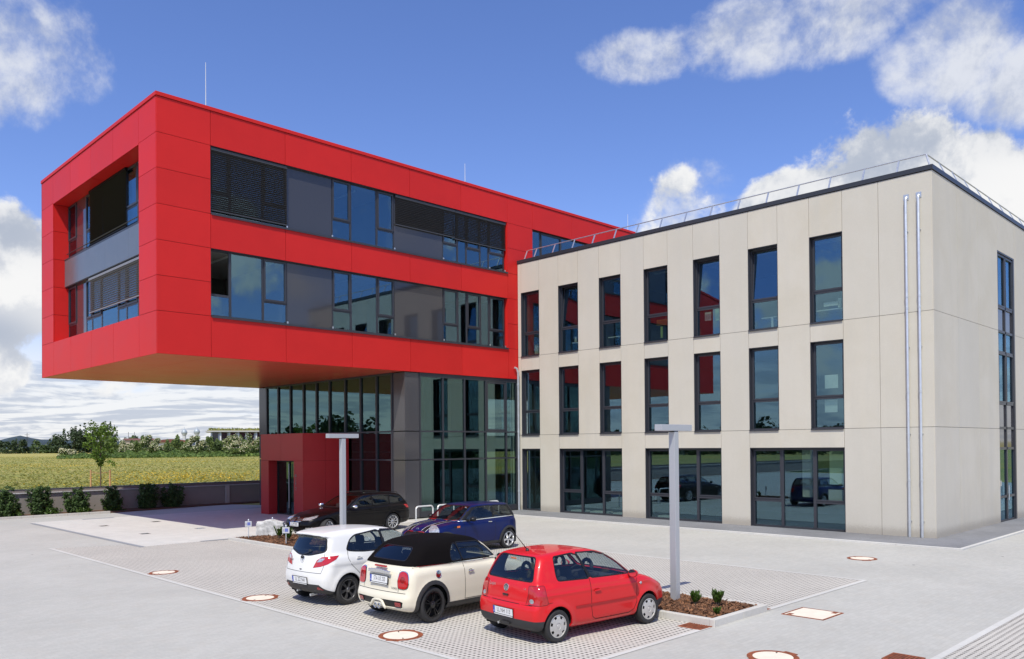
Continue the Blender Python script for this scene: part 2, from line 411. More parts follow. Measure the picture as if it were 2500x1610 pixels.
def meadow_extra(nt, v, c, h):
    mp = nt.nodes.new('ShaderNodeMapping'); nt.links.new(v, mp.inputs[0]); mp.inputs['Rotation'].default_value = (0, 0, R(-62)); mp.inputs['Scale'].default_value = (0.035, 0.10, 0.1)
    b1 = noise(nt, mp.outputs[0], 1.0, 6, 0.62, 0.6)
    n2 = noise(nt, v, 0.9, 5, 0.7); n4 = noise(nt, v, 0.09, 5, 0.65)
    c = mixc(nt, smooth(nt, b1, 0.35, 0.65), (0.29, 0.285, 0.085), (0.39, 0.335, 0.115))
    c = mixc(nt, vmath(nt, 'MULTIPLY', smooth(nt, n4, 0.50, 0.66), 0.75), c, (0.46, 0.33, 0.035))
    c = mixc(nt, vmath(nt, 'MULTIPLY', smooth(nt, n4, 0.46, 0.32), 0.55), c, (0.22, 0.24, 0.068))
    c = mixc(nt, 0.8, c, mixc(nt, smooth(nt, n2, 0.25, 0.75), (0.80, 0.82, 0.78), (1.15, 1.13, 1.05)), 'MULTIPLY')
    return c, n2

M_PAVE = ground_mat('light_grey_paving', (0.462, 0.457, 0.428), (0.20, 0.10, 0.0035), 0.84, 0.05, 0.9, tone=(0.46, 0.43, 0.38))
M_GRID = ground_mat('wide_joint_paving', (0.52, 0.495, 0.455), None, var=0.05, bump=0.5, extra=grid_paver)
M_EDGE = ground_mat('pale_edging_stone', (0.58, 0.575, 0.55), (1.0, 5.0, 0.006), 0.7, 0.04, 0.3)
M_SLAB = ground_mat('cream_paving', (0.585, 0.575, 0.545), (0.30, 0.30, 0.003), 0.90, 0.03, 0.25)
M_STRIPE = ground_mat('blue_grey_paving', (0.29, 0.305, 0.33), (0.20, 0.10, 0.004), 0.8, 0.06)
M_DARKP = ground_mat('dark_grey_paving', (0.225, 0.23, 0.245), (0.20, 0.10, 0.006), 0.6, 0.14)
M_KERB = ground_mat('kerb_stone', (0.55, 0.535, 0.50), (1.0, 5.0, 0.006), 0.65, 0.06, 0.5, bump=0.4)
M_MEADOW = ground_mat('meadow_grass', (0.2, 0.19, 0.05), var=0.1, rough=0.95, bump=0.6, extra=meadow_extra)
M_SOIL = pmat('bark_mulch_base', (0.11, 0.055, 0.032), 0.9, var=0.3, vscale=30, bump=0.6, bscale=60)

def structure(name, mb, mat, **k): return mb.build(name, mat, kind='structure', **k)
structure('ground', MB().sheet([(-9000, -9000), (9000, -9000), (9000, 9000), (-9000, 9000)], -0.012), M_MEADOW)
structure('car_park_paving', MB().sheet([(-28, -30), (75, -30), (75, 40), (24, 40), (22, 46), (0, 51.5), (-28, 64)], 0.0), M_PAVE)
g = MB().sheet([(8.35, 8.05), (19.78, 8.05), (19.78, 26.0), (13.3, 28.0), (8.35, 30.2)], 0.004)
g.sheet([(-10.0, -12.0), (40.0, -12.0), (40.0, 4.28), (-10.0, 4.28)], 0.004)
structure('wide_joint_paving', g, M_GRID)
e = MB()
for (x0, x1, y0, y1) in ((8.25, 8.35, 8.05, 30.2), (8.25, 12.9, 7.95, 8.05), (14.9, 19.88, 7.95, 8.05), (19.78, 19.88, 8.05, 26.0), (-10, 40, 4.28, 4.40)):
    e.sheet([(x0, y0), (x1, y0), (x1, y1), (x0, y1)], 0.008)
structure('edging_strip', e, M_EDGE)
structure('cream_paving', MB().sheet([(10.62, 28.3), (22.58, 28.3), (22.58, 41.5), (10.62, 41.5)], 0.006), M_SLAB)
s = MB()
for (x0, x1, y0, y1) in ((10.48, 10.66, 28.2, 41.0), (12.6, 14.0, 28.22, 28.44), (12.75, 14.15, 41.2, 41.55)):
    s.sheet([(x0, y0), (x1, y0), (x1, y1), (x0, y1)], 0.010)
structure('paving_stripe', s, M_STRIPE)
# dark paving strip round the grey building, raised behind a kerb
structure('building_path', MB().prism([(27.35, 8.17), (60, 8.17), (60, 9.62), (29.78, 9.62), (29.78, 29.3), (27.35, 29.3)], -0.01, 0.035), M_DARKP)
k = MB().box(27.23, 27.35, 8.05, 29.3, -0.01, 0.055).box(27.35, 60, 8.05, 8.17, -0.01, 0.055)
structure('path_kerb', k, M_EDGE, bevel=0.008)

# hills far off: blue with distance
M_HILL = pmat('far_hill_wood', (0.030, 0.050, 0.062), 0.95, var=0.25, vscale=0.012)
def hill(pts, z0):
    # ridge along a line of (x, y, height): a long mound with a broad foot
    v = []; f = []
    for i, (x, y, hh) in enumerate(pts):
        d = Vector((x, y, 0)).normalized()
        for (o, q) in ((-420, 0), (-260, .45), (-90, .92), (0, 1), (140, .85), (420, 0)):
            v.append((x + d.x * o, y + d.y * o, z0 + hh * q + (random.random() - .5) * hh * .06))
    for i in range(len(pts) - 1):
        for j in range(5): f.append((i * 6 + j, i * 6 + j + 1, (i + 1) * 6 + j + 1, (i + 1) * 6 + j))
    return MB().add(v, f)
random.seed(5)
hp = []
for i in range(60):
    az = 58 + i * 0.55; rr = 3600
    hgt = 33 + 3 * math.sin(i * .33) + 25 * math.exp(-((az - 76.2) / 0.9) ** 2) + 9 * math.exp(-((az - 74.2) / 1.6) ** 2) + 12 * math.exp(-((az - 79) / 1.5) ** 2) + random.uniform(-2, 2)
    if az < 66: hgt *= 0.8
    hp.append((rr * math.cos(R(az)), rr * math.sin(R(az)), hgt))
structure('hills', hill(hp, -2), M_HILL, smooth=True)

# ------------------------------------------------------------------ covers, grates
M_RUST = pmat('rusty_cast_iron', (0.23, 0.062, 0.022), 0.8, var=0.35, vscale=9, bump=0.5, bscale=50)
M_COVER = pmat('concrete_cover_fill', (0.74, 0.66, 0.55), 0.8, var=0.05, vscale=4)
def manhole(x, y, r, label):
    t = thing('manhole_cover', label, 'manhole cover', (x, y, 0.004), random.uniform(0, 3), 'round manhole covers in the paving')
    n = 48
    prof = [(r, -0.002), (r, 0.006), (r * 0.985, 0.009), (r * 0.93, 0.009), (r * 0.925, 0.0065), (r * 0.90, 0.0065), (r * 0.895, 0.010), (r * 0.80, 0.010), (r * 0.795, 0.0065), (r * 0.78, 0.0065)]
    m = MB().lathe(prof, n)
    for a in (0.4, 0.4 + math.pi):     # the two lifting lugs of the frame
        c = Vector((math.cos(a) * r * 1.02, math.sin(a) * r * 1.02, 0.003)); u = Vector((math.cos(a), math.sin(a), 0)); w = Vector((-math.sin(a), math.cos(a), 0))
        m.obox(c, u * r * 0.09, w * r * 0.30, (0, 0, 0.004))
    m.build('frame', M_RUST, t, smooth='auto')
    lid = MB().lathe([(r * 0.785, 0.0), (r * 0.775, 0.0085), (r * 0.5, 0.0095), (0.0001, 0.010)], n).build('lid', M_COVER, t, smooth='auto')
    for a in (0.9, 0.9 + math.pi): MB().box(-.03, .03, -.012, .012, 0.009, 0.0112).xform(Matrix.Rotation(a, 4, 'Z') @ Matrix.Translation((r * .66, 0, 0))).build('lifting_hole', M_BLACK, lid)
random.seed(2)
manhole(8.78, 22.0, 0.36, 'round manhole cover farthest left, at the edge of the grid paving')
manhole(8.75, 16.68, 0.38, 'round manhole cover left of the white hatchback')
manhole(8.70, 11.55, 0.39, 'round manhole cover in front of the cream convertible')
manhole(23.52, 9.57, 0.40, 'small distant round manhole cover near the grey building corner')
manhole(11.78, 6.18, 0.39, 'round manhole cover nearest the bottom edge, on the plain paving')
def rect_cover():
    t = thing('rectangular_cover', 'rectangular pale access cover with rusty frame on plain paving', 'access cover', (15.3, 7.19, 0.0))
    MB().box(-.45, .45, -.42, -.385, 0, .010).box(-.45, .45, .385, .42, 0, .010).box(-.45, -.415, -.385, .385, 0, .010).box(.415, .45, -.385, .385, 0, .010).build('frame', M_RUST, t)
    MB().box(-.41, .41, -.38, .38, 0, .008).build('lid', M_COVER, t)
    for (x, y) in ((-.33, .29), (.33, -.29)): MB().box(x - .07, x + .07, y - .05, y + .05, 0.006, 0.0095).build('lifting_eye', M_RUST, t)
rect_cover()
def grate(x, y, sx, sy, label):
    t = thing('drain_grate', label, 'drain grate', (x, y, 0.006), 0, 'rusty drain grates')
    m = MB().box(-sx, sx, -sy, -sy + .035, -0.004, .008).box(-sx, sx, sy - .035, sy, -0.004, .008).box(-sx, -sx + .035, -sy + .035, sy - .035, -0.004, .008).box(sx - .035, sx, -sy + .035, sy - .035, -0.004, .008)
    n = 8
    for i in range(n):
        yy = -sy + .035 + (i + .5) * (2 * sy - .07) / n
        m.box(-sx + .035, sx - .035, yy - .014, yy + .014, -0.004, .007)
    m.build('grate', M_RUST, t)
    MB().box(-sx + .01, sx - .01, -sy + .01, sy - .01, -0.004, -0.001).build('pit', M_BLACK, t)
grate(12.83, 8.22, .24, .24, 'rusty drain grate at the near kerb corner of the planting bed')
grate(14.99, 8.22, .16, .24, 'rusty drain grate half hidden behind the far kerb of the planting bed')
grate(13.05, 4.70, .24, .24, 'rusty drain grate at the bottom edge beside the right grid paving')

# ------------------------------------------------------------------ street lamps
def lamp():
    t = thing('street_lamp', 'silver street lamp with flat bar head, standing behind the red hatchback', 'street lamp', (14.25, 9.62, 0), 0, 'silver car park lamps')
    MB().box(-.073, .073, -.073, .073, 0, 3.56).build('pole', M_LAMP, t, bevel=0.008)
    m = MB().box(-.55, .55, -.085, .085, 3.575, 3.705)
    m.build('lamp_head', M_LAMP, t, bevel=0.006)
    MB().box(-.075, .075, -.06, .06, 3.55, 3.578).build('neck', M_BLACK, t)
    for sx in (-1, 1): MB().box(sx * .15, sx * .50, -.06, .06, 3.572, 3.577).build('lens', M_WHITE, t)
    MB().box(-.16, .16, -.16, .16, 0.0, 0.012).build('base_plate', M_STEEL, t)
    return t
L1 = lamp()
L2 = copy_tree(L1); L2.location = (14.03, 21.5, 0); L2['label'] = 'silver street lamp with flat bar head, in front of the red entrance box'
L2.rotation_euler = (0, 0, R(2))

# ------------------------------------------------------------------ bike racks
def rack(x, y, w, ang, label):
    t = thing('bike_rack', label, 'bike rack', (x, y, 0), ang, 'white hoop bike racks')
    h, r = 0.82, 0.13; pts = [(-w, 0, 0)]
    for k in range(7):
        a = math.pi - k * math.pi / 12; pts.append((-w + r + r * math.cos(a), 0, h - r + r * math.sin(a)))
    for k in range(7):
        a = math.pi / 2 - k * math.pi / 12; pts.append((w - r + r * math.cos(a), 0, h - r + r * math.sin(a)))
    pts.append((w, 0, 0))
    MB().tube(pts, 0.032, 10).build('hoop', pmat('white_hoop_metal', (0.70, 0.71, 0.71), 0.35, metal=0.2), t, smooth='auto')
    for sx in (-w, w): MB().lathe([(0.06, 0), (0.06, .012), (.034, .014)], 16).xform(Matrix.Translation((sx, 0, 0))).build('foot_plate', M_STEEL, t)
    return t
rack(21.38, 26.70, 0.46, R(2), 'white hoop bike rack between the black estate car and the blue car')
rack(22.52, 26.68, 0.46, R(2), 'white hoop bike rack mostly hidden behind the blue car roof front')
rack(25.12, 26.62, 0.46, R(2), 'white hoop bike rack rising behind the rear of the blue car roof')
# ------------------------------------------------------------------ windows
def frame_rect(mb, P, a0, a1, z0, z1, w, d0, d1):
    # four bars round a rectangle; P(a, d, z) -> box corner mapping done by boxP
    for (x0, x1, y0, y1) in ((a0, a0 + w, z0, z1), (a1 - w, a1, z0, z1), (a0 + w, a1 - w, z0, z0 + w), (a0 + w, a1 - w, z1 - w, z1)):
        P(mb, x0, x1, d0, d1, y0, y1)
def PX(X0):      # facade whose outside looks to -X: a runs along Y, d is depth behind X0
    return lambda mb, a0, a1, d0, d1, z0, z1: mb.box(X0 + d0, X0 + d1, a0, a1, z0, z1)
def PY(Y0):      # facade whose outside looks to -Y: a runs along X
    return lambda mb, a0, a1, d0, d1, z0, z1: mb.box(a0, a1, Y0 + d0, Y0 + d1, z0, z1)

def concrete_mat():
    m = bpy.data.materials.new('pale_fibre_cement'); m.use_nodes = True; nt = m.node_tree
    b = nt.nodes['Principled BSDF']; b.inputs['Roughness'].default_value = 0.8; b.inputs['Specular IOR Level'].default_value = 0.25
    tc = nt.nodes.new('ShaderNodeTexCoord'); v = tc.outputs['Object']
    geo = nt.nodes.new('ShaderNodeNewGeometry')
    rnd = geo.outputs['Random Per Island']
    n1 = noise(nt, v, 0.5, 6, 0.62, 0.4); 
    mp = nt.nodes.new('ShaderNodeMapping'); nt.links.new(v, mp.inputs[0]); mp.inputs['Scale'].default_value = (1.6, 1.6, 0.12)
    n2 = noise(nt, mp.outputs[0], 1.2, 5, 0.6, 0.3)
    n3 = noise(nt, v, 30, 4, 0.6)
    c = mixc(nt, smooth(nt, n1, 0.28, 0.72), (0.545, 0.508, 0.425), (0.592, 0.560, 0.488))
    c = mixc(nt, vmath(nt, 'MULTIPLY', smooth(nt, n2, 0.42, 0.75), 0.45), c, (0.505, 0.487, 0.435))
    c = mixc(nt, vmath(nt, 'MULTIPLY', rnd, 0.55), c, mixc(nt, rnd, (0.60, 0.558, 0.468), (0.53, 0.512, 0.462)))
    c = mixc(nt, 0.35, c, mixc(nt, smooth(nt, n3, 0.3, 0.7), (0.9, 0.9, 0.9), (1, 1, 1)), 'MULTIPLY')
    sz = nt.nodes.new('ShaderNodeSeparateXYZ'); nt.links.new(v, sz.inputs[0])
    sp = vmath(nt, 'MULTIPLY', smooth(nt, vmath(nt, 'ADD', sz.outputs[2], vmath(nt, 'MULTIPLY', n3, -.45)), .22, -.10), .55)
    c = mixc(nt, sp, c, (0.27, 0.24, 0.20))
    nt.links.new(c, b.inputs['Base Color'])
    return m
M_CONC = concrete_mat()
M_JOINT = pmat('dark_joint', (0.05, 0.047, 0.043), 0.9)
M_REDJ = pmat('dark_red_joint', (0.07, 0.006, 0.008), 0.9)
M_SOFF = pmat('bronze_soffit', (0.52, 0.060, 0.038), 0.36, spec=.3, var=0.03, vscale=0.8)

# ================================================================== the pale building
GX, GY, GYE, GT = 29.75, 9.588, 29.46, 12.57
grey = thing('office_building', 'pale beige three storey office block with tall narrow dark windows', 'building', (GX, GY, 0))
def gpart(mb, name, mat, **k):
    o = mb.build(name, mat, None, **k); o.parent = grey; o.matrix_parent_inverse = Matrix.Translation(-grey.location); return o
J1, J2 = 3.8255, 7.80
g = 0.007                                   # half a panel joint
cl = MB()
def gp(a0, a1, z0, z1): cl.box(GX, GX + .06, a0 + g, a1 - g, z0 + g, z1 - g)
right = [12.69 + 2.545 * k for k in range(7)]
wins = [(y, y + 1.26) for y in right]
for (z0, zt, zj) in ((J1, 7.10, J2), (J2, 11.06, GT)):
    zb = z0
    for i, (a, b) in enumerate(wins):
        gp(a, b, zt, zj)                                                  # head panel
        nxt = wins[i + 1][0] if i < 6 else GYE
        if i < 6 : gp(b, nxt, z0, zj)
        else: gp(b, GYE - 0.02, z0, zj)
    gp(11.39, 12.69, z0, zj); gp(GY + 0.035, 11.39, z0, zj)
grd = [(12.69, 16.49), (17.78, 21.58), (22.87, 26.67), (27.96, 29.22)]
for i, (a, b) in enumerate(grd):
    gp(a, b, 3.13, J1)
    nxt = grd[i + 1][0] if i < 3 else GYE - .02
    gp(b, nxt, 0.03, J1)
gp(11.39, 12.69, 0.03, J1); gp(GY + .035, 11.39, 0.03, J1)
# right facade, looking to -Y
xj = [GX, 32.3, 34.72, 37.27]
def gq(a0, a1, z0, z1): cl.box(a0 + g, a1 - g, GY, GY + .06, z0 + g, z1 - g)
for (z0, z1) in ((0.03, J1), (J1, J2), (J2, GT)):
    gq(GX - 0.0, xj[1], z0, z1); gq(xj[1], xj[2], z0, z1); gq(xj[2], xj[3], z0, z1)
    gq(40.0, 43.0, z0, z1); gq(43.0, 46.0, z0, z1); gq(46.0, 50.0, z0, z1)
    gq(39.72, 40.0, z0, z1) if z1 < GT else gq(39.72, 40.0, z0, z1)
gq(37.27, 39.72, 11.05, GT)
gpart(cl, 'cladding', M_CONC)
# backing walls behind the cladding (dark joints), with the openings left out
bk = MB()
def bkx(a0, a1, z0, z1): bk.box(GX + .045, GX + .30, a0, a1, z0, z1)
edges = [GY + .06] + [q for w in wins for q in w] + [GYE - .01]
for i in range(0, len(edges), 2):
    bkx(edges[i], edges[i + 1], J1 - .3, GT - .02)
for (a, b) in wins:
    bkx(a, b, J1 - .3, J1 + .005); bkx(a, b, 7.10, J2 + .005); bkx(a, b, 11.06, GT - .02)
ge = [GY + .06] + [q for w in grd for q in w] + [GYE - .01]
for i in range(0, len(ge), 2): bkx(ge[i], ge[i + 1], 0, 3.50)
for (a, b) in grd: bkx(a, b, 3.13, 3.50)
bk.box(GX + .05, 37.27, GY + .045, GY + .30, 0, GT - .02).box(39.72, 50, GY + .045, GY + .30, 0, GT - .02).box(37.27, 39.72, GY + .045, GY + .30, 11.05, GT - .02)
bk.box(49.7, 50, GY + .3, 40, 0, GT - .02)
gpart(bk, 'wall_core', M_JOINT)
rf = MB().box(GX + .2, 49.8, GY + .2, 40, GT - .35, GT - .05)
gpart(rf, 'roof', pmat('roof_gravel', (0.2, 0.19, 0.18), 0.9))
cp = MB().box(GX - .035, GX + .32, GY - .035, GYE - .0, GT + .02, GT + .185).box(GX + .32, 50.05, GY - .035, GY + .32, GT + .02, GT + .185)
gpart(cp, 'coping', M_COPE, bevel=0.006)
# floors, ceilings, back wall and some furniture, seen dimly through the glass
fl = MB(); ce = MB(); bw = MB()
for z in (0.02, J1 + .10, J2 + .10): fl.box(GX + .35, 46, GY + .35, GYE - .3, z - .16, z)
for z in (3.25, 7.22, 11.2): ce.box(GX + .35, 46, GY + .35, GYE - .3, z, z + .12)
bw.box(36.0, 36.2, GY + .35, GYE - .3, .1, 11.2).box(GX + .35, 36, GYE - .5, GYE - .3, .1, 11.2)
for a in (14.6, 17.1, 19.7, 22.2, 24.8, 27.3):
    if a not in (17.1, 22.2): bw.box(GX + .6, 36, a - .06, a + .06, J1 + .1, 11.2)
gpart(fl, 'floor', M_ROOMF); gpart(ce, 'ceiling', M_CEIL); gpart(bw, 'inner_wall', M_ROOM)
lm = MB()
for z in (7.2, 11.18):
    for (a, b) in wins: lm.box(GX + 1.5, GX + 1.58, a - .4, b + .5, z - .06, z)
gpart(lm, 'ceiling_lamp', M_WHITE)

def reveal(P, a0, a1, z0, z1, d1=.30, bottom=True):
    m = MB(); t = .018
    P(m, a0, a0 + t, .004, d1, z0, z1); P(m, a1 - t, a1, .004, d1, z0, z1); P(m, a0 + t, a1 - t, .004, d1, z1 - t, z1)
    if bottom: P(m, a0 + t, a1 - t, .004, d1, z0, z0 + t)
    return m
def window_unit(parent, P, a0, a1, z0, z1, ztr, dep=.20, tilt=False, name='window', blindbox=0.0, seal=True):
    # outer frame (the part), panes and opening sash (sub-parts)
    m = reveal(P, a0, a1, z0, z1)
    a0i, a1i, z1i = a0 + .018, a1 - .018, z1 - .018
    frame_rect(m, P, a0i, a1i, z0 + .018, z1i, .055, dep, dep + .08)
    P(m, a0i + .055, a1i - .055, dep, dep + .08, ztr - .05, ztr + .05)
    P(m, a0i, a1i, -.035, dep, z0 - .0, z0 + .028)                          # sill
    P(m, a0i - .01, a1i + .01, -.045, -.03, z0 - .035, z0 + .028)
    w = m.build(name, M_FRAME, None); w.parent = parent; w.matrix_parent_inverse = parent.matrix_world.inverted() if False else Matrix.Translation(-parent.location)
    lo = MB(); P(lo, a0i + .055, a1i - .055, dep + .035, dep + .045, z0 + .073, ztr - .05); lo = lo.build('pane', M_WIN, w)
    sb = MB(); frame_rect(sb, P, a0i + .04, a1i - .04, ztr + .035, z1i - .04, .06, dep - .02, dep + .05)
    gb = MB(); P(gb, a0i + .10, a1i - .10, dep + .012, dep + .022, ztr + .095, z1i - .10)
    if tilt:
        c = (a0 + a1) / 2
        for q in (sb, gb):
            q0 = [Vector(v) for v in q.v]
            # hinged at the foot, the head leaning into the room
            q.v = [(v.x + (v.z - ztr) * math.tan(R(tilt)), v.y, v.z) for v in q0]
    so = sb.build('sash', M_FRAME, w); go = gb.build('pane', M_WIN, w)
    for (yy, zz) in ((a0i + .05, z0 + .08),):
        h = MB(); P(h, yy, yy + .04, dep - .012, dep, zz, zz + .025); h.build('drain_cap', M_WHITE, w)
    return w
WX = PX(GX)
tilts = {(1, 5): 5.5, (1, 2): 4.5, (1, 1): 4.5, }
for r_, (z0, z1) in enumerate(((J1, 7.10), (J2, 11.06))):
    for i, (a, b) in enumerate(wins):
        window_unit(grey, WX, a, b, z0, z1, z0 + 1.17, tilt=tilts.get((r_, i), 0))
def ground_window(a0, a1, muls, trs):
    m = reveal(WX, a0, a1, .03, 3.13, bottom=False); dep = .20
    a0i, a1i = a0 + .018, a1 - .018
    frame_rect(m, WX, a0i, a1i, .03, 3.112, .07, dep, dep + .08)
    xs = [a0i + .07] + [q for mm in muls for q in (mm - .055, mm + .055)] + [a1i - .07]
    for mm in muls: WX(m, mm - .055, mm + .055, dep - .02, dep + .08, .10, 3.04)
    panes = []
    for k in range(0, len(xs), 2):
        zs = [(.10, 3.04)]
        if k // 2 in trs:
            WX(m, xs[k], xs[k + 1], dep - .01, dep + .08, 1.02, 1.13); zs = [(.10, 1.02), (1.13, 3.04)]
            s_ = True
        for q in zs: panes.append((xs[k], xs[k + 1], q))
    w = m.build('shop_window', M_FRAME, None); w.parent = grey; w.matrix_parent_inverse = Matrix.Translation(-grey.location)
    for (p0, p1, q) in panes:
        pm = MB(); WX(pm, p0, p1, dep + .03, dep + .04, q[0], q[1]); pm.build('pane', M_WIN, w)
        if q[0] > 1:
            sm = MB(); frame_rect(sm, WX, p0 - .01, p1 + .01, q[0] - .01, q[1] + .01, .045, dep - .03, dep + .028); sm.build('sash', M_FRAME, w)
ground_window(12.69, 16.49, (13.92, 15.22), (0, 2))
ground_window(17.78, 21.58, (19.02, 20.30), (0, 2))
ground_window(22.87, 26.67, (24.10, 25.40), (0, 2))
ground_window(27.96, 29.22, (), ())
# things standing just inside the panes
def inside(y0, y1, z0, z1, col, nm, x=.42, d=.05):
    gpart(MB().box(GX + x, GX + x + d, y0, y1, z0, z1), nm, pmat('inside_%02d%02d%02d' % tuple(int(c * 99) for c in col), col, .6))
W_ = (.78, .80, .74)
inside(13.05, 13.55, 5.35, 5.85, W_, 'paper_sheet', .33, .01); inside(13.08, 13.56, 4.45, 4.92, W_, 'paper_sheet', .33, .01)
inside(12.85, 13.45, 1.75, 3.05, (.62, .70, .50), 'display_board'); inside(12.85, 13.5, 1.15, 1.55, W_, 'display_board'); inside(14.35, 14.75, 1.2, 3.05, W_, 'column', .9, .3)
inside(13.0, 13.6, 8.45, 8.60, W_, 'desk_item'); inside(12.95, 13.05, 8.35, 8.70, W_, 'desk_item'); inside(12.8, 13.9, 8.30, 8.34, W_, 'desk', .45, .7)
inside(18.0, 18.25, 8.45, 8.95, (.30, .42, .12), 'shelf_box'); inside(18.45, 18.75, 8.5, 8.85, W_, 'paper_tray'); inside(20.5, 21.2, 8.55, 8.80, (.42, .20, .05), 'shelf_box'); inside(20.9, 21.0, 8.0, 8.5, (.42, .52, .12), 'desk_leg')
inside(25.6, 26.2, 8.25, 8.29, W_, 'desk', .45, .7); inside(25.9, 26.0, 8.3, 8.55, W_, 'desk_item'); inside(28.5, 28.75, 7.95, 8.45, (.72, .70, .60), 'table_lamp', .5, .2); inside(23.2, 24.0, 8.3, 8.34, W_, 'desk', .5, .6)
inside(15.5, 16.2, 8.3, 8.33, W_, 'desk', .5, .7); inside(15.7, 15.78, 7.9, 8.3, W_, 'desk_leg', .5, .05)
for (y0, y1) in ((25.6, 26.4), (24.2, 25.2), (23.0, 23.8), (20.6, 21.3)): inside(y0, y1, .07, .14, W_, 'low_bench', .5, .5)
# tall stair window and side entrance on the right facade
tw = MB(); TY = PY(GY)
TY(tw, 37.27, 37.30, .004, .2, .035, 11.05); TY(tw, 39.55, 39.72, .004, .2, .035, 11.05); TY(tw, 37.30, 39.55, .004, .2, 10.99, 11.05)
d = .05
frame_rect(tw, TY, 37.30, 39.55, .035, 10.99, .07, d, d + .09)
for zz in (8.78, 7.80, 6.95, 4.86, 3.86, 3.02, 1.05): TY(tw, 37.37, 39.48, d - .02, d + .09, zz - .05, zz + .05)
TY(tw, 38.37, 38.49, d - .02, d + .09, .10, 10.9)
tw = gpart(tw, 'stair_window', M_FRAME)
zz = [.10, 1.0, 2.97, 3.81, 4.81, 6.90, 7.75, 8.73, 10.92]
for i in range(8):
    z0, z1 = zz[i], zz[i + 1]
    if i in (3, 6, 2):
        q = MB(); TY(q, 37.37, 39.48, d + .03, d + .05, z0 + .05, z1); q.build('spandrel', M_PANEL, tw)
    else:
        for (p0, p1) in ((37.37, 38.37), (38.49, 39.48)):
            q = MB(); TY(q, p0, p1, d + .03, d + .04, z0 + .1 if i else z0, z1); q.build('pane', M_WIN, tw)
            if i in (4, 7):
                q = MB(); frame_rect(q, TY, p0, p1, z0 + .1, z1, .05, d - .03, d + .028); q.build('sash', M_FRAME, tw)
hd = MB().tube([(38.3, GY - .05, .9), (38.3, GY - .05, 1.5)], .02, 8); hd.build('door_handle', M_STEEL, tw)
dbx = MB().box(37.28, 37.34, GY - .03, GY + .02, 1.5, 1.72); gpart(dbx, 'intercom', M_STEEL)
gpart(MB().box(GX + .06, 37.2, GY - .012, GY - .002, -.01, .0), 'plinth', M_JOINT)

# roof rail: short raking stanchions carrying one thin rail
rail = thing('roof_rail', 'thin steel guard rail on raking posts along the pale building roof', 'guard rail', (GX + .22, GY, GT + .185))
rl = MB()
ZR = 13.22
ys = [28.98, 28.3, 27.05, 25.78, 24.53, 23.25, 21.99, 20.72, 19.47, 18.22, 16.94, 15.7, 14.43, 13.19, 11.95, 10.75]
rl.tube([(GX + .24, 28.98, ZR), (GX + .24, GY + .25, ZR)], .022, 6); rl.tube([(GX + .24, GY + .25, ZR), (49, GY + .25, ZR)], .022, 6)
o = rl.build('top_rail', M_STEEL, None); o.parent = rail; o.matrix_parent_inverse = Matrix.Translation(-rail.location)
for y in ys:
    o = MB().obox((GX + .135, y, 12.985), (.11, 0, .235), (0, .028, 0), (.012, 0, -.006)).build('post', M_STEEL, None); o.parent = rail; o.matrix_parent_inverse = Matrix.Translation(-rail.location)
o = MB().obox((GX + .16, GY + .17, 12.99), (.085, .085, .235), (.02, -.02, 0), (.008, .008, -.005)).build('post', M_STEEL, None); o.parent = rail; o.matrix_parent_inverse = Matrix.Translation(-rail.location)
for x in (31.2, 32.6, 34.0, 35.5, 37, 38.5, 40, 41.5, 43):
    o = MB().obox((x, GY + .135, 12.985), (0, .11, .235), (.028, 0, 0), (0, .012, -.006)).build('post', M_STEEL, None); o.parent = rail; o.matrix_parent_inverse = Matrix.Translation(-rail.location)
# two flue pipes down the corner pier
def pipe(y, label, ztop=11.80):
    t = thing('wall_pipe', label, 'pipe', (GX - .07, y, 0), 0, 'galvanised pipes on the pale wall')
    MB().tube([(0, 0, .04), (0, 0, ztop - .09), (.02, 0, ztop - .03), (.09, 0, ztop)], .047, 12).build('pipe', M_ZINC, t, smooth='auto')
    for z in (7.95, 5.05, 2.0, 8.35): MB().lathe([(.047, z - .05), (.056, z - .045), (.056, z + .045), (.047, z + .05)], 14).build('collar', M_ZINC, t, smooth='auto')
    for z in (10.6, 6.6, 3.6, .6): MB().box(-.012, .07, -.06, .06, z - .012, z + .012).build('bracket', M_STEEL, t)
    MB().box(.055, .068, -.09, .09, ztop - .10, ztop + .10).build('wall_plate', M_STEEL, t)
    return t
pipe(10.43, 'galvanised pipe left of the pair on the pale corner pier')
t = pipe(10.02, 'galvanised pipe right of the pair on the pale corner pier')
dp = thing('downpipe', 'white downpipe in the angle between the red block and the pale building', 'pipe', (29.55, 29.35, 0))
MB().tube([(.06, -.02, .03), (.06, -.02, 7.0), (-.02, -.0, 7.22), (-.14, .03, 7.26)], .055, 12).build('pipe', M_ZINC, dp, smooth='auto')
for z in (1.0, 4.0, 6.4): MB().lathe([(.056, z - .05), (.066, z - .045), (.066, z + .045), (.056, z + .05)], 14).xform(Matrix.Translation((.06, -.02, 0))).build('collar', M_ZINC, dp, smooth='auto')

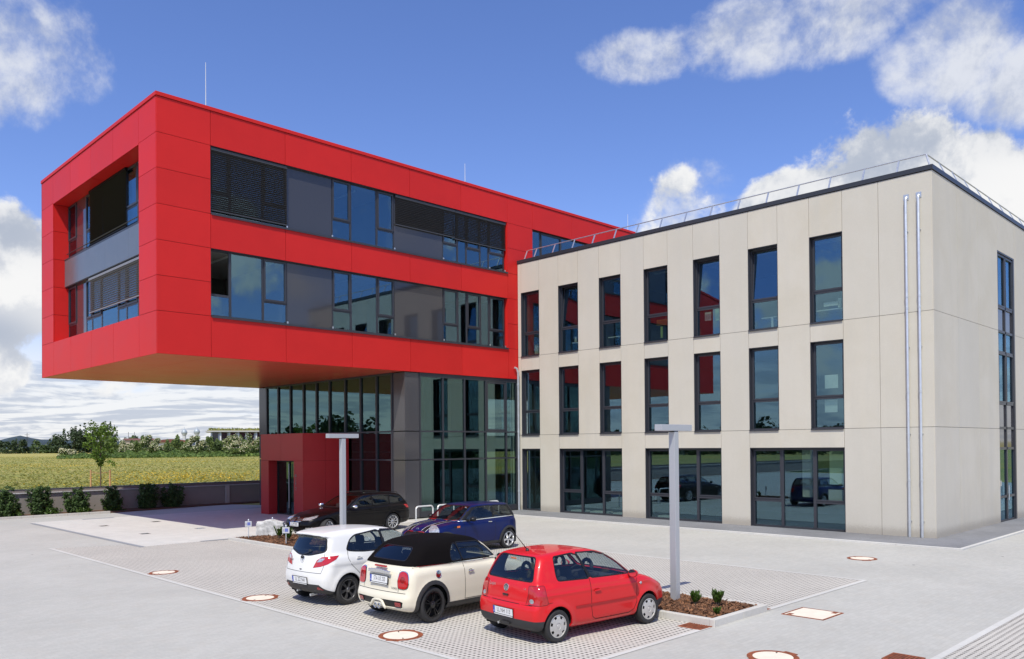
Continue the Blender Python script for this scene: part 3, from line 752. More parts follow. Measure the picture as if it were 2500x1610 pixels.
# ================================================================== the red building
RX, RY, RYL, RT, RB = 11.553, 29.465, 43.17, 15.88, 6.68
XE = 50.0
red = thing('office_building', 'red clad office block cantilevered over a dark glazed base', 'building', (22.58, RY, 0))
def rpart(mb, name, mat, **k):
    o = mb.build(name, mat, None, **k); o.parent = red; o.matrix_parent_inverse = Matrix.Translation(-red.location); return o
g = 0.008
rows = [RB, 8.215, 9.48, 10.75, 12.035, 13.32, 14.59, RT]
c = MB()
def rq(a0, a1, z0, z1): c.box(a0 + g, a1 - g, RY, RY + .04, z0 + g, z1 - g)
for i in range(7): rq(RX, 13.545, rows[i], rows[i + 1])
cols = [13.545, 16.63, 19.74, 22.86, 25.95, 29.06]
for a, b in zip(cols[:-1], cols[1:]):
    for (z0, z1) in ((RB, 8.20), (10.745, 12.035), (14.59, RT)): rq(a, b, z0, z1)
for i in range(7):
    rq(29.06, 30.9, rows[i], rows[i + 1])
    if rows[i] >= 12.0 and rows[i + 1] <= 14.6: continue
    for a in (30.9, 34.0, 37.1): rq(a, a + 3.1, rows[i], rows[i + 1])
for i in (4, 5): rq(36.9, 40.2, rows[i], rows[i + 1])
for a in (40.2, 43.3, 46.4): rq(a, a + 3.1, RB, RT)
# front, looking to -X
def rx(a0, a1, z0, z1): c.box(RX, RX + .04, a0 + g, a1 - g, z0 + g, z1 - g)
for i in range(7):
    rx(RY + .04, 31.12, rows[i], rows[i + 1]); rx(41.4, RYL, rows[i], rows[i + 1])
fj = [31.12, 33.75, 36.3, 38.93, 41.4]
for a, b in zip(fj[:-1], fj[1:]):
    rx(a, b, RB, 8.215); rx(a, b, 14.55, RT)
# loggia linings: left jamb, right jamb, head, sill
for i in range(1, 6):
    c.box(RX + .04 + g, 12.27, 41.4, 41.44, rows[i] + g, min(rows[i + 1], 14.55) - g)
    c.box(RX + .04 + g, 12.27, 31.08, 31.12, rows[i] + g, min(rows[i + 1], 14.55) - g)
for a, b in zip(fj[:-1], fj[1:]):
    c.box(RX + .04 + g, 12.27, a + g, b - g, 14.55, 14.59); c.box(RX + .04 + g, 12.27, a + g, b - g, 8.175, 8.215)
# rear and far sides
c.box(RX, XE, RYL - .04, RYL, RB, RT)
rpart(c, 'cladding', M_RED)
b = MB()
def by(a0, a1, z0, z1): b.box(a0, a1, RY + .03, RY + .28, z0, z1)
by(RX + .03, 13.545, RB + .02, RT - .02); by(13.545, 29.06, RB + .02, 8.20); by(13.545, 29.06, 10.745, 12.035); by(13.545, 29.06, 14.59, RT - .02)
by(29.06, 30.9, RB + .02, RT - .02); by(30.9, 36.9, RB + .02, 12.035); by(30.9, 36.9, 14.59, RT - .02); by(36.9, XE, RB + .02, RT - .02)
b.box(RX + .03, RX + .2, RY + .28, 31.08, RB + .02, RT - .02).box(RX + .03, RX + .2, 41.44, RYL - .05, RB + .02, RT - .02)
b.box(RX + .03, RX + .2, 31.08, 41.44, RB + .02, 8.17).box(RX + .03, RX + .2, 31.08, 41.44, 14.6, RT - .02)
b.box(RX + .03, 12.27, 41.45, 41.6, 8.2, 14.6).box(RX + .2, 12.27, 30.9, 31.07, 8.2, 14.6)
rpart(b, 'wall_core', M_REDJ)
rpart(MB().box(RX + .1, XE, RY + .1, RYL - .1, RT - .3, RT - .1), 'roof', pmat('roof_gravel', (0.2, 0.19, 0.18), 0.9))
cp = MB().box(RX - .035, RX + .3, RY - .035, RYL + .02, RT + .012, RT + .15).box(RX + .3, XE, RY - .035, RY + .3, RT + .012, RT + .15).box(RX + .3, XE, RYL - .3, RYL + .02, RT + .012, RT + .15)
rpart(cp, 'coping', M_RED, bevel=0.006)
so = MB()
xs = [RX + .02, 13.545, 16.63, 19.74, 22.50]
ysf = [RY + .045, 31.12, 33.75, 36.3, 38.93, 41.4, RYL - .05]
for a, b_ in zip(xs[:-1], xs[1:]):
    for q, w in zip(ysf[:-1], ysf[1:]): so.box(a + .006, b_ - .006, q + .006, w - .006, RB + .004, RB + .03)
so.box(22.50, XE, RY + .3, RYL - .05, RB + .06, RB + .09)
rpart(so, 'soffit', M_SOFF)
rpart(MB().box(RX + .05, 22.5, RY + .29, RYL - .06, RB + .031, RB + .05), 'soffit_backing', M_REDJ)
# inside: floors, ceilings, walls
f = MB(); ce = MB(); bw = MB()
for z in (8.15, 11.95): f.box(12.4, 40, RY + .35, RYL - .2, z - .2, z)
for z in (10.8, 14.65): ce.box(12.4, 40, RY + .35, RYL - .2, z, z + .1)
bw.box(12.6, 40, 35.0, 35.15, 8.2, 14.6)
for x in (16.75, 22.1, 24.9, 29.2): bw.box(x - .05, x + .05, RY + .4, 35, 8.2, 14.6)
bw.box(18.0, 18.15, 31, RYL - .3, 8.2, 14.6)
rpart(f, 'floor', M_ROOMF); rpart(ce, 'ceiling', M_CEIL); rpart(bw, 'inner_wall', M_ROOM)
lm = MB()
for z in (10.78, 14.62):
    for x in (14.6, 19.3, 20.5, 25.5, 27.6): lm.box(x, x + .08, RY + .9, RY + 3.2, z - .06, z)
rpart(lm, 'ceiling_lamp', M_WHITE)

WYR = PY(RY)
def bay(parent, P, a0, a1, z0, z1, kind, ztr=None, dep=.16, wname='window'):
    m = MB()
    if kind == 'panel':
        P(m, a0 + .012, a1 - .012, dep + .0, dep + .02, z0, z1); w = m.build('infill_panel', M_PANEL, None)
        w.parent = parent; w.matrix_parent_inverse = Matrix.Translation(-parent.location); return w
    frame_rect(m, P, a0, a1, z0, z1, .05, dep, dep + .08)
    zs = [(z0 + .05, z1 - .05, kind in ('case', 'open'))]
    if ztr:
        P(m, a0 + .05, a1 - .05, dep, dep + .08, ztr - .045, ztr + .045); zs = [(z0 + .05, ztr - .045, False), (ztr + .045, z1 - .05, True)]
    w = m.build(wname, M_FRAME, None); w.parent = parent; w.matrix_parent_inverse = Matrix.Translation(-parent.location)
    for (q0, q1, s) in zs:
        if s:
            sm = MB(); frame_rect(sm, P, a0 + .03, a1 - .03, q0 - .02, q1 + .02, .075, dep - .03, dep + .04)
            if kind == 'open':
                # sash swung into the room about its left edge
                M = Matrix.Translation((a0 + .03, RY + dep, 0)) @ Matrix.Rotation(R(80), 4, 'Z') @ Matrix.Translation((-(a0 + .03), -(RY + dep), 0)); sm.xform(M)
            sm.build('sash', M_FRAME, w)
        pm = MB(); ins = .085 if s else 0
        P(pm, a0 + .05 + ins * .6, a1 - .05 - ins * .6, dep + .012, dep + .022, q0 + ins * .6, q1 - ins * .6)
        if s and kind == 'open': pm.xform(M)
        pm.build('pane', M_WIN, w)
    return w
def sillbar(a0, a1, z, P=WYR):
    m = MB(); P(m, a0, a1, -.04, .2, z - .0, z + .03); P(m, a0, a1, -.05, -.03, z - .05, z + .03); return rpart(m, 'sill', M_FRAME)
ZU0, ZU1, ZL0, ZL1 = 12.075, 14.585, 8.24, 10.74
for (z0, z1, top) in ((ZU0, ZU1, 1), (ZL0, ZL1, 0)):
    sillbar(13.55, 29.05, z0 - .035)
    lining = MB()
    WYR(lining, 13.55, 29.055, .02, .30, z1 - .005, z1 + .004); WYR(lining, 13.548, 13.556, .02, .30, z0, z1)
    rpart(lining, 'lintel', M_FRAME)
    rv = MB(); WYR(rv, 29.035, 29.058, .0, .3, z0, z1 - .006); rpart(rv, 'jamb', M_RED)
    tr = z0 + .80
    bay(red, WYR, 13.56, 14.37, z0, z1, 'open' if not top else 'case', tr); bay(red, WYR, 14.37, 15.72, z0, z1, 'fix'); bay(red, WYR, 15.72, 16.76, z0, z1, 'case', tr)
    bay(red, WYR, 16.76, 18.86, z0, z1, 'panel')
    bay(red, WYR, 18.86, 19.79, z0, z1, 'case', tr); bay(red, WYR, 19.79, 21.15, z0, z1, 'fix'); bay(red, WYR, 21.15, 22.08, z0, z1, 'case', tr)
    bay(red, WYR, 22.08, 24.90, z0, z1, 'panel')
    bay(red, WYR, 24.90, 25.84, z0, z1, 'case', tr); bay(red, WYR, 25.84, 26.40, z0, z1, 'fix'); bay(red, WYR, 26.40, 27.31, z0, z1, 'case', tr)
    bay(red, WYR, 27.31, 27.88, z0, z1, 'fix'); bay(red, WYR, 27.88, 28.95, z0, z1, 'case', tr)
    caps = MB()
    for x in (16.74, 18.84, 22.06, 24.90, 27.88, 28.94): WYR(caps, x - .03, x + .03, .06, .09, z0 + .02, z0 + .10)
    rpart(caps, 'blind_guide_foot', M_STEEL)
def blind(P, a0, a1, z0, z1, d, tiltdeg=38, part=rpart, along='x', pitch=.076, mat=None):
    m = MB(); n = int((z1 - z0) / pitch); ca, sa = math.cos(R(tiltdeg)), math.sin(R(tiltdeg)); hw = .040
    P(m, a0, a1, d - .05, d + .05, z1, z1 + .10)
    q = MB()
    for i in range(n):
        z = z1 - (i + .5) * (z1 - z0) / n
        if along == 'x': m.obox(((a0 + a1) / 2, RY + d, z), ((a1 - a0) / 2, 0, 0), (0, hw * ca, hw * sa), (0, -.0012 * sa, .0012 * ca))
        else: m.obox((12.2 + d, (a0 + a1) / 2, z), (0, (a1 - a0) / 2, 0), (hw * ca, 0, hw * sa), (-.0012 * sa, 0, .0012 * ca))
    P(m, a0, a1, d - .03, d + .03, z0 - .05, z0 - .005)
    return part(m, 'venetian_blind', mat or M_SLAT)
blind(WYR, 13.58, 16.74, 12.23, 14.45, .09, -34)
blind(WYR, 22.10, 25.60, 13.27, 14.45, .09, -34); blind(WYR, 25.62, 28.98, 13.22, 14.45, .09, -34)
# window band beyond, above the roof of the pale building
sillbar(30.9, 36.9, ZU0 - .035)
for (a0, a1, kd) in ((30.9, 31.65, 'fix'), (31.65, 33.3, 'case'), (33.3, 36.88, 'fix')): bay(red, WYR, a0, a1, ZU0, ZU1, kd)

# loggia end: glazing set back behind the red frame
LX = 12.2; PXL = PX(LX)
def lbay(a0, a1, z0, z1, kind, ztr=None): return bay(red, PXL, a0, a1, z0, z1, kind, ztr, dep=0.0)
for (z0, z1) in ((8.22, 10.76), (12.10, 14.54)):
    tr = z0 + .80
    for (a0, a1, kd, t_) in ((40.22, 41.38, 'case', tr), (38.95, 40.22, 'panel', None), (38.2, 38.95, 'case', tr), (37.0, 38.2, 'case', tr), (35.1, 37.0, 'fix', None), (34.15, 35.1, 'case', tr), (32.95, 34.15, 'case', tr), (32.1, 32.95, 'case', tr), (31.14, 32.1, 'fix', None)):
        lbay(a0, a1, z0, z1, kd, t_)
sp = MB()
for a, b_ in ((31.14, 33.45), (33.45, 36.1), (36.1, 39.56), (39.56, 41.38)): sp.box(12.03, 12.06, a + .004, b_ - .004, 10.79, 12.0)
rpart(sp, 'balcony_band', M_SPAN)
rpart(MB().box(12.02, 12.26, 31.13, 41.39, 12.005, 12.06).box(12.06, 12.26, 31.13, 41.39, 10.76, 10.79), 'band_cap', M_FRAME)
def lblind(a0, a1, z0, z1, d=-.09, mat=None, tl=-34): return blind(PXL, a0, a1, z0, z1, d, tl, along='y', mat=mat, pitch=.088 if mat is M_SLATL else .076)
lblind(31.2, 38.25, 9.25, 10.62, mat=M_SLATL, tl=-20)
lblind(33.9, 36.6, 12.2, 14.42, mat=M_SLATK); lblind(36.62, 38.2, 12.2, 14.42, mat=M_SLATK)
rpart(MB().tube([(LX - .10, 31.2, 12.30), (LX - .10, 41.3, 12.30)], .02, 6), 'guard_bar', M_FRAME)

# lightning rods
def rod(x, y, h, label):
    t = thing('lightning_rod', label, 'lightning rod', (x, y, RT + .15), 0, 'lightning rods on the red roof')
    MB().tube([(0, 0, 0), (0, 0, h * .4), (0, 0, h)], [.016, .014, .008], 6).build('rod', M_WHITE, t); MB().lathe([(.12, -.05), (.12, .04), (.03, .08)], 12).build('foot', M_STEEL, t)
rod(14.3, 31.5, 2.6, 'tall lightning rod on the red roof near its front corner')
rod(27.5, 30.9, 1.55, 'short lightning rod halfway along the red roof edge')
rod(41.0, 30.9, 1.6, 'farthest small lightning rod just above the pale roof rail')

# ------------------------------------------------------------------ glazed base
BX, BY = 22.58, 29.56
bz = [0.05, 2.68, 3.99, 6.60]
mf = MB()
ymul = [30.5, 31.7, 33.0, 34.32, 35.72, 36.95, 38.22, 39.56, 40.87, 42.15]
for y in ymul: mf.box(BX - .05, BX + .10, y - .055, y + .055, .05, RB)
xm = [23.43, 24.80, 26.15, 27.55, 28.95, 29.70]
for x in xm: mf.box(x - .03, x + .03, BY - .05, BY + .10, .05, RB)
for z in (2.68, 3.99):
    mf.box(BX - .04, BX + .09, 30.555, 42.095, z - .035, z + .035)
    for a, b_ in zip(xm[:-1], xm[1:]): mf.box(a + .03, b_ - .03, BY - .04, BY + .09, z - .035, z + .035)
for a, b_ in zip(xm[:-1], xm[1:]): mf.box(a + .03, b_ - .03, BY - .04, BY + .09, .05, .32); mf.box(a + .03, b_ - .03, BY - .04, BY + .09, 6.50, RB)
mf.box(BX - .04, BX + .09, 30.555, 42.095, 6.60, RB + .05)
mf.box(BX - .04, BX + .09, 30.555, 34.0, .05, .30)
cw = rpart(mf, 'curtain_wall', M_FRAME)
for a, b_ in zip(xm[:-1], xm[1:]):
    for z0, z1 in ((.32, 2.645), (2.715, 3.955), (4.025, 6.50)):
        MB().box(a + .03, b_ - .03, BY + .02, BY + .03, z0, z1).build('pane', M_CURT, cw).matrix_parent_inverse = Matrix.Identity(4)
ally = ymul
for a, b_ in zip(ally[:-1], ally[1:]):
    for z0, z1 in ((.30, 2.645), (2.715, 3.955), (4.025, 6.60)):
        if a > 33.9 and z0 < 4: continue
        MB().box(BX + .02, BX + .03, a + .055, b_ - .055, z0, z1).build('pane', M_CURT, cw)
sf = MB()
frame_rect(sf, PY(BY), 27.60, 28.92, 4.03, 6.48, .09, -.03, .015); sf.build('sash', M_FRAME, cw)
cn = MB()
for z0, z1 in ((.05, 2.66), (2.70, 3.97), (4.01, 6.66)):
    for bx in ((BX, 23.40, BY, BY + .04), (BX, BX + .04, BY + .04, 30.445), (BX, BX + .04, 42.205, 43.05)): rpart(MB().box(*bx, z0, z1), 'corner_panel', pmat('charcoal_panel', (0.068, 0.066, 0.072), 0.16, coat=0.2))
# lobby inside
rpart(MB().box(BX + .3, 40, BY + .3, 43, -.05, .06).box(BX + .5, 40, BY + .35, 43, 3.55, 3.75), 'floor', pmat('lobby_floor', (0.07, 0.066, 0.062), 0.35))
rpart(MB().box(BX + .5, 40, BY + .30, BY + .35, 3.05, 3.80), 'slab_edge', M_CEIL)
rpart(MB().box(BX + .3, 40, BY + .3, 43, 6.62, 6.66).box(BX + .5, 40, BY + .35, 43, 3.0, 3.05), 'ceiling', M_CEIL)
lw_ = MB().box(28.4, 28.6, 31.5, 43, .06, 6.6).box(24, 29.6, 34.6, 34.75, .06, 3.0).box(25.2, 29.6, 33.2, 33.35, 3.8, 6.6)
lw_.box(BX + .2, 24.2, 42.9, 43.05, .06, 2.4)
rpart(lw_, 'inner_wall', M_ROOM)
rpart(MB().lathe([(.19, 3.75), (.19, 6.62)], 20).xform(Matrix.Translation((25.2, 31.2, 0))), 'column', M_CEIL)
rpart(MB().lathe([(.19, .06), (.19, 3.0)], 20).xform(Matrix.Translation((25.2, 31.2, 0))), 'column', M_CEIL)
# rear of the base
rpart(MB().box(BX + .2, 40, 43.0, 43.15, .05, RB), 'rear_wall', M_PANEL)
# entrance box
EX0, EY0, EY1, EZ = 20.0, 33.97, 37.98, 3.94
eb = MB()
def ep(a0, a1, z0, z1): eb.box(EX0, EX0 + .05, a0 + .006, a1 - .006, z0 + .006, z1 - .006)
ep(EY0, 34.80, 0.0, 2.66); ep(37.2, EY1, 0.0, 2.66); ep(EY0, 36.0, 2.66, EZ); ep(36.0, EY1, 2.66, EZ)
for (a, b_) in ((EX0 + .05, 21.2), (21.2, BX - .06)):
    eb.box(a + .006, b_ - .006, EY0, EY0 + .05, .006, 2.654); eb.box(a + .006, b_ - .006, EY0, EY0 + .05, 2.666, EZ - .006)
eb.box(EX0 + .05, BX - .06, EY1 - .05, EY1, 0, EZ - .006).box(EX0, BX - .06, EY0, EY1, EZ - .004, EZ + .02)
eb.box(EX0 + .05, EX0 + .45, 37.2, 37.25, 0, 2.66).box(EX0 + .05, EX0 + .45, 34.75, 34.80, 0, 2.66).box(EX0 + .05, EX0 + .45, 34.80, 37.2, 2.66, 2.70)
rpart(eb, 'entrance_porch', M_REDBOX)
rpart(MB().box(EX0 + .02, BX - .07, EY0 + .03, EY0 + .2, .01, EZ - .02), 'porch_core', M_REDJ)
dx = EX0 + .46
dm = MB(); PD = PX(dx)
frame_rect(dm, PD, 34.80, 37.20, .0, 2.66, .07, 0, .08); PD(dm, 35.97, 36.03, -.02, .08, .02, 2.6)
dm = rpart(dm, 'entrance_door', M_BLACK)
for (a0, a1) in ((34.87, 35.97), (36.03, 37.13)):
    q = MB(); PD(q, a0, a1, .03, .04, .05, 2.59); q.build('pane', M_CURT, dm)
q = MB().tube([(dx - .07, 35.93, .35), (dx - .07, 35.93, 2.5)], .022, 8); q.build('handle', M_LAMP, dm)
M_SIGN = pmat('grey_sign_letters', (0.20, 0.19, 0.17), 0.5)
sg = MB()
for (za, zb, ya, yb) in ((1.90, 1.93, 34.55, 34.67), (1.99, 2.02, 34.55, 34.67), (1.93, 1.99, 34.55, 34.575), (1.93, 1.99, 34.645, 34.67), (1.80, 1.83, 34.58, 34.67), (1.70, 1.73, 34.55, 34.67),
                         (1.60, 1.63, 34.55, 34.67), (1.50, 1.60, 34.60, 34.625), (1.40, 1.43, 34.55, 34.67), (1.34, 1.40, 34.55, 34.58), (1.28, 1.31, 34.55, 34.67)):
    rpart(MB().box(EX0 - .014, EX0 - .001, ya, yb, za, zb), 'sign_stroke', M_SIGN)
# ------------------------------------------------------------------ leaves
def leafmat(name, col, var=0.35, trans=0.35, rough=0.55):
    if name in MATS: return MATS[name]
    m = bpy.data.materials.new(name); m.use_nodes = True; nt = m.node_tree; nt.nodes.clear()
    out = nt.nodes.new('ShaderNodeOutputMaterial'); mx = nt.nodes.new('ShaderNodeMixShader'); mx.inputs[0].default_value = trans
    b = nt.nodes.new('ShaderNodeBsdfPrincipled'); b.inputs['Roughness'].default_value = rough; b.inputs['Specular IOR Level'].default_value = 0.35
    t = nt.nodes.new('ShaderNodeBsdfTranslucent'); g = nt.nodes.new('ShaderNodeNewGeometry')
    r = g.outputs['Random Per Island']
    c = mixc(nt, r, tuple(x * (1 - var) for x in col), tuple(min(1, x * (1 + var)) for x in col))
    c = mixc(nt, vmath(nt, 'MULTIPLY', smooth(nt, r, 0.8, 1.0), 0.5), c, (col[0] * 1.9, col[1] * 1.55, col[2] * 1.0))
    nt.links.new(c, b.inputs['Base Color']); nt.links.new(c, t.inputs[0])
    nt.links.new(b.outputs[0], mx.inputs[1]); nt.links.new(t.outputs[0], mx.inputs[2]); nt.links.new(mx.outputs[0], out.inputs[0])
    MATS[name] = m; return m
M_YEW = leafmat('yew_needles', (0.054, 0.100, 0.028), .45, .3); M_MAPLE = leafmat('young_tree_leaves', (0.145, 0.245, 0.040), .4, .45)
M_FART = leafmat('far_tree_leaves', (0.050, 0.080, 0.034), .35, .3); M_FART2 = leafmat('far_green_leaves', (0.080, 0.125, 0.040), .35, .3)
M_ELD = leafmat('elder_leaves', (0.155, 0.215, 0.065), .35, .4); M_BLOS = leafmat('cream_blossom', (0.78, 0.74, 0.52), .10, .3)
M_HEDGE = leafmat('bank_herbs', (0.14, 0.215, 0.055), .35, .4); M_SHRUB = leafmat('laurel_leaves', (0.065, 0.125, 0.020), .4, .35, .4)
M_BARK = pmat('bark', (0.115, 0.085, 0.06), 0.9, var=.3, vscale=8, bump=.5); M_STAKE = pmat('peeled_pine', (0.52, 0.30, 0.155), 0.75, var=.15, vscale=6)
rng = np.random.default_rng(11)
def leaves(centers, size, up=0.3, aspect=1.6, jit=.35, normals=None):
    # one folded-flat leaf card per centre, random facing
    n = len(centers); C = np.asarray(centers, float)
    N = rng.normal(size=(n, 3)) if normals is None else normals + rng.normal(size=(n, 3)) * .55
    N[:, 2] += up; N /= np.linalg.norm(N, axis=1)[:, None]
    T = np.cross(N, rng.normal(size=(n, 3))); T /= np.linalg.norm(T, axis=1)[:, None] + 1e-9; B = np.cross(N, T)
    s = size * rng.uniform(1 - jit, 1 + jit, n)[:, None] * .5
    V = np.stack([C - T * s * aspect, C - B * s * .8 + N * s * .2, C + T * s * aspect, C + B * s * .8 + N * s * .2], 1).reshape(-1, 3)
    return V, n
def quads(V): return [tuple(v) for v in V], [(4 * i, 4 * i + 1, 4 * i + 2, 4 * i + 3) for i in range(len(V) // 4)]
def clump_points(cs, rs, n, shell=.55, flat=1.0):
    # points inside a set of clumps, denser near their skins
    w = np.array([r ** 2 for r in rs]); w = w / w.sum(); idx = rng.choice(len(cs), n, p=w)
    d = rng.normal(size=(n, 3)); d /= np.linalg.norm(d, axis=1)[:, None]
    rad = (shell + (1 - shell) * rng.random(n)) * np.array(rs)[idx]
    p = np.array(cs)[idx] + d * rad[:, None] * np.array([1, 1, flat])
    return p, d
def leaf_obj(name, parts, mat, parent):
    mb = MB()
    for V in parts: mb.add(*quads(V))
    return mb.build(name, mat, parent)

# ------------------------------------------------------------------ meadow, wall, bed by the wall
structure('meadow', MB().box(-900, 2200, 46.62, 5000, -0.2, 1.0), M_MEADOW)
wall = thing('garden_wall', 'low grey concrete wall with pale metal capping in front of the meadow', 'wall', (5, 46.3, 0))
M_WALLC = pmat('grey_concrete', (0.30, 0.28, 0.265), .8, var=.08, vscale=.8)
wm = MB().box(-40, 24.4, 46.3, 46.6, -.1, 1.08).xform(Matrix.Translation((-5, -46.3, 0))); wm.build('wall', M_WALLC, wall)
MB().box(-40, 24.4, 46.22, 46.60, 1.081, 1.13).xform(Matrix.Translation((-5, -46.3, 0))).build('capping', pmat('pale_capping', (.60, .60, .60), .35, metal=.3), wall, bevel=.006)
MB().box(-40, 24.4, 46.42, 46.60, 1.131, 1.27).xform(Matrix.Translation((-5, -46.3, 0))).build('upstand', pmat('brown_grey_upstand', (.20, .175, .165), .7), wall)
MB().box(-40, 24.4, 46.40, 46.61, 1.271, 1.305).xform(Matrix.Translation((-5, -46.3, 0))).build('top_strip', M_COPE, wall)
MB().box(22.1, 22.32, 46.20, 46.298, 0, 1.075).xform(Matrix.Translation((-5, -46.3, 0))).build('pilaster', pmat('pale_concrete', (.5, .48, .46), .8), wall)
structure('planting_soil', MB().prism([(-40, 45.0), (15.2, 44.45), (20.5, 45.4), (24.4, 45.6), (24.4, 46.3), (-40, 46.3)], -.01, .06), M_SOIL)
kb = MB()
for i in range(56):
    x0 = -40 + i; t = lambda x: 45.0 - (x + 40) * .55 / 55.2
    if x0 + 1 > 15.3: break
    kb.obox((x0 + .5, t(x0 + .5) - .07, .05), (.497, -.005, 0), (0, .06, 0), (0, 0, .065))
structure('bed_kerb', kb, M_KERB, bevel=.01)

def yew_mesh(seed, h=1.38, w=.80):
    global rng; rng = np.random.default_rng(seed); cs = []; rs = []
    for i in range(34):
        a = rng.uniform(0, 2 * math.pi); lean = rng.uniform(.05, 1.0); hh = h * rng.uniform(.35, 1.0) * (1 - .16 * lean ** 2)
        for t in np.linspace(.22, 1, 4):
            r = w * lean * (.45 + .55 * t) * .78
            cs.append((r * math.cos(a), r * math.sin(a), hh * t)); rs.append(.19 * (1.2 - .5 * t))
    p, d = clump_points(cs, rs, 6500, .3)
    V, n = leaves(p, .075, .5, 2.0, .4, d)
    tips = []
    return V
yews = [yew_mesh(s) for s in (3, 4, 5)]
ylab = ['leftmost dark green bush along the wall, cut by the photo edge', 'second bush from the left along the low wall', 'third bush from the left, paler sprigs at its foot', 'fourth bush from the left, half in the shade of the building', 'fifth bush from the left, darker, in full shade', 'rightmost bush along the wall, darkest and in full shade']
random.seed(8)
for i, (x, y) in enumerate([(10.55, 45.45), (12.2, 45.55), (13.75, 45.4), (15.55, 45.6), (17.25, 45.55), (18.75, 45.7)]):
    t = thing('bush', ylab[i], 'bush', (x, y, .05), random.uniform(0, 6), 'dark bushes along the wall'); s = random.uniform(.92, 1.06) * (1.0 if i < 5 else .96); t.scale = (s * 1.0, s * 1.0, s)
    leaf_obj('foliage', [yews[i % 3]], M_YEW, t)
    m = MB()
    for k in range(6):
        a = k * 1.05 + i; m.tube([(0, 0, 0), (.12 * math.cos(a), .12 * math.sin(a), .35), (.3 * math.cos(a), .3 * math.sin(a), .8)], [.022, .016, .006], 5)
    m.build('stem', M_BARK, t)
    if i in (0, 1, 2, 3):
        q = np.column_stack([rng.normal(0.05, .22, 260), rng.normal(-.42, .12, 260), np.abs(rng.normal(.12, .10, 260))])
        leaf_obj('foot_sprigs', [leaves(q, .09, .6)[0]], M_SHRUB, t)

# young staked tree just behind the wall
yt = thing('young_tree', 'slender young tree with bright green crown tied between two stakes', 'tree', (16.05, 49.0, 1.0))
m = MB(); m.tube([(0, 0, 0), (.02, 0, .9), (0, .01, 1.6), (.03, 0, 2.5), (.0, 0, 3.4)], [.042, .038, .032, .022, .008], 8)
cs = []; rs = []
random.seed(21)
for i in range(26):
    z = 1.38 + 2.05 * (i / 25) ** .9; a = i * 2.4; L = (.85 * math.sin(math.pi * min(1, .18 + .82 * (1 - (z - 1.38) / 2.15))) ** .8 + .06) * random.uniform(.7, 1.1)
    e = (L * math.cos(a), L * math.sin(a), z + .35 * L + .05)
    m.tube([(0, 0, z - .1), (e[0] * .5, e[1] * .5, z + .06), e], [.014, .010, .004], 5)
    for t in (.35, .6, .8, 1.0): cs.append((e[0] * t, e[1] * t, z - .1 + (e[2] - z + .1) * t + random.uniform(-.05, .1))); rs.append(random.uniform(.11, .2))
cs.append((0, 0, 3.4)); rs.append(.16); cs.append((0, 0, 3.2)); rs.append(.2)
for (x, y, z) in ((.5, -.4, 1.52), (.62, -.5, 1.42), (.38, -.3, 1.60)): cs.append((x, y, z)); rs.append(.16)
m.build('trunk', M_BARK, yt, smooth='auto')
p, d = clump_points(cs, rs, 1900, .2); leaf_obj('crown', [leaves(p, .105, .5, 1.15, .35)[0]], M_MAPLE, yt)
sk = thing('tree_stakes', 'pair of pale timber stakes roped to the young tree', 'stakes', (16.05, 49.0, 1.0))
u = Vector((.84, -.54, 0)) * .5
for s in (-1, 1): MB().tube([u * s, u * s + Vector((0, 0, 1.12))], .045, 10).build('stake', M_STAKE, sk, smooth='auto')
MB().tube([u * -1 + Vector((0, 0, 1.02)), u * -.5 + Vector((0, 0, .95)), (0, 0, .93), u * .5 + Vector((0, 0, .96)), u + Vector((0, 0, 1.03))], .022, 6).build('rope', pmat('coir_rope', (.35, .22, .12), .9), sk)

def az_pt(az, D): return (D * math.cos(R(az)), D * math.sin(R(az)))
def far_tree(name, az, D, w, h, label, cat, mat, n=700, size=1.0, group=None, blossom=0, seed=0, spike=.0, base=1.0, trunk=True):
    global rng; rng = np.random.default_rng(seed + 100); x, y = az_pt(az, D)
    t = thing(name, label, cat, (x, y, base), 0, group); cs = []; rs = []
    k = 16
    for i in range(k):
        a = rng.uniform(0, 2 * math.pi); rr = w / 2 * math.sqrt(rng.random()) * .8; q = 1 - (rr / (w / 2)) ** 2 * .55
        cs.append((rr * math.cos(a), rr * math.sin(a), h * rng.uniform(.22, .86) * q)); rs.append(min(w, h) * rng.uniform(.13, .22))
    for i in range(int(spike * 10)):
        a = rng.uniform(0, 2 * math.pi); rr = w * .33 * rng.random()
        for zz in (.78, .88, .97): cs.append((rr * math.cos(a), rr * math.sin(a), h * zz * (1 - .10 * rng.random()))); rs.append(min(w, h) * .07 * (1.5 - zz))
    p, d = clump_points(cs, rs, n, .5); p[:, 2] = np.maximum(p[:, 2], .05)
    low = np.column_stack([rng.uniform(-w * .42, w * .42, n // 4), rng.uniform(-w * .42, w * .42, n // 4), rng.uniform(.1, h * .35, n // 4)])
    leaf_obj('crown' if trunk else 'foliage', [leaves(p, size, .3, 1.2, .4, d)[0], leaves(low, size, .3)[0]], mat, t)
    if blossom:
        hi = p + d * size * .5; keep = (d[:, 2] > -.25); hi = hi[keep][:blossom]; dd = d[keep][:blossom]
        leaf_obj('blossom', [leaves(hi, size * .62, .8, 1.0, .4, dd)[0]], M_BLOS, t)
    MB().tube([(0, 0, -.5), (0, 0, h * .3), (w * .04, 0, h * .62)], [h * .028, h * .02, h * .008], 6).build('trunk' if trunk else 'stem', M_BARK, t)
    return t
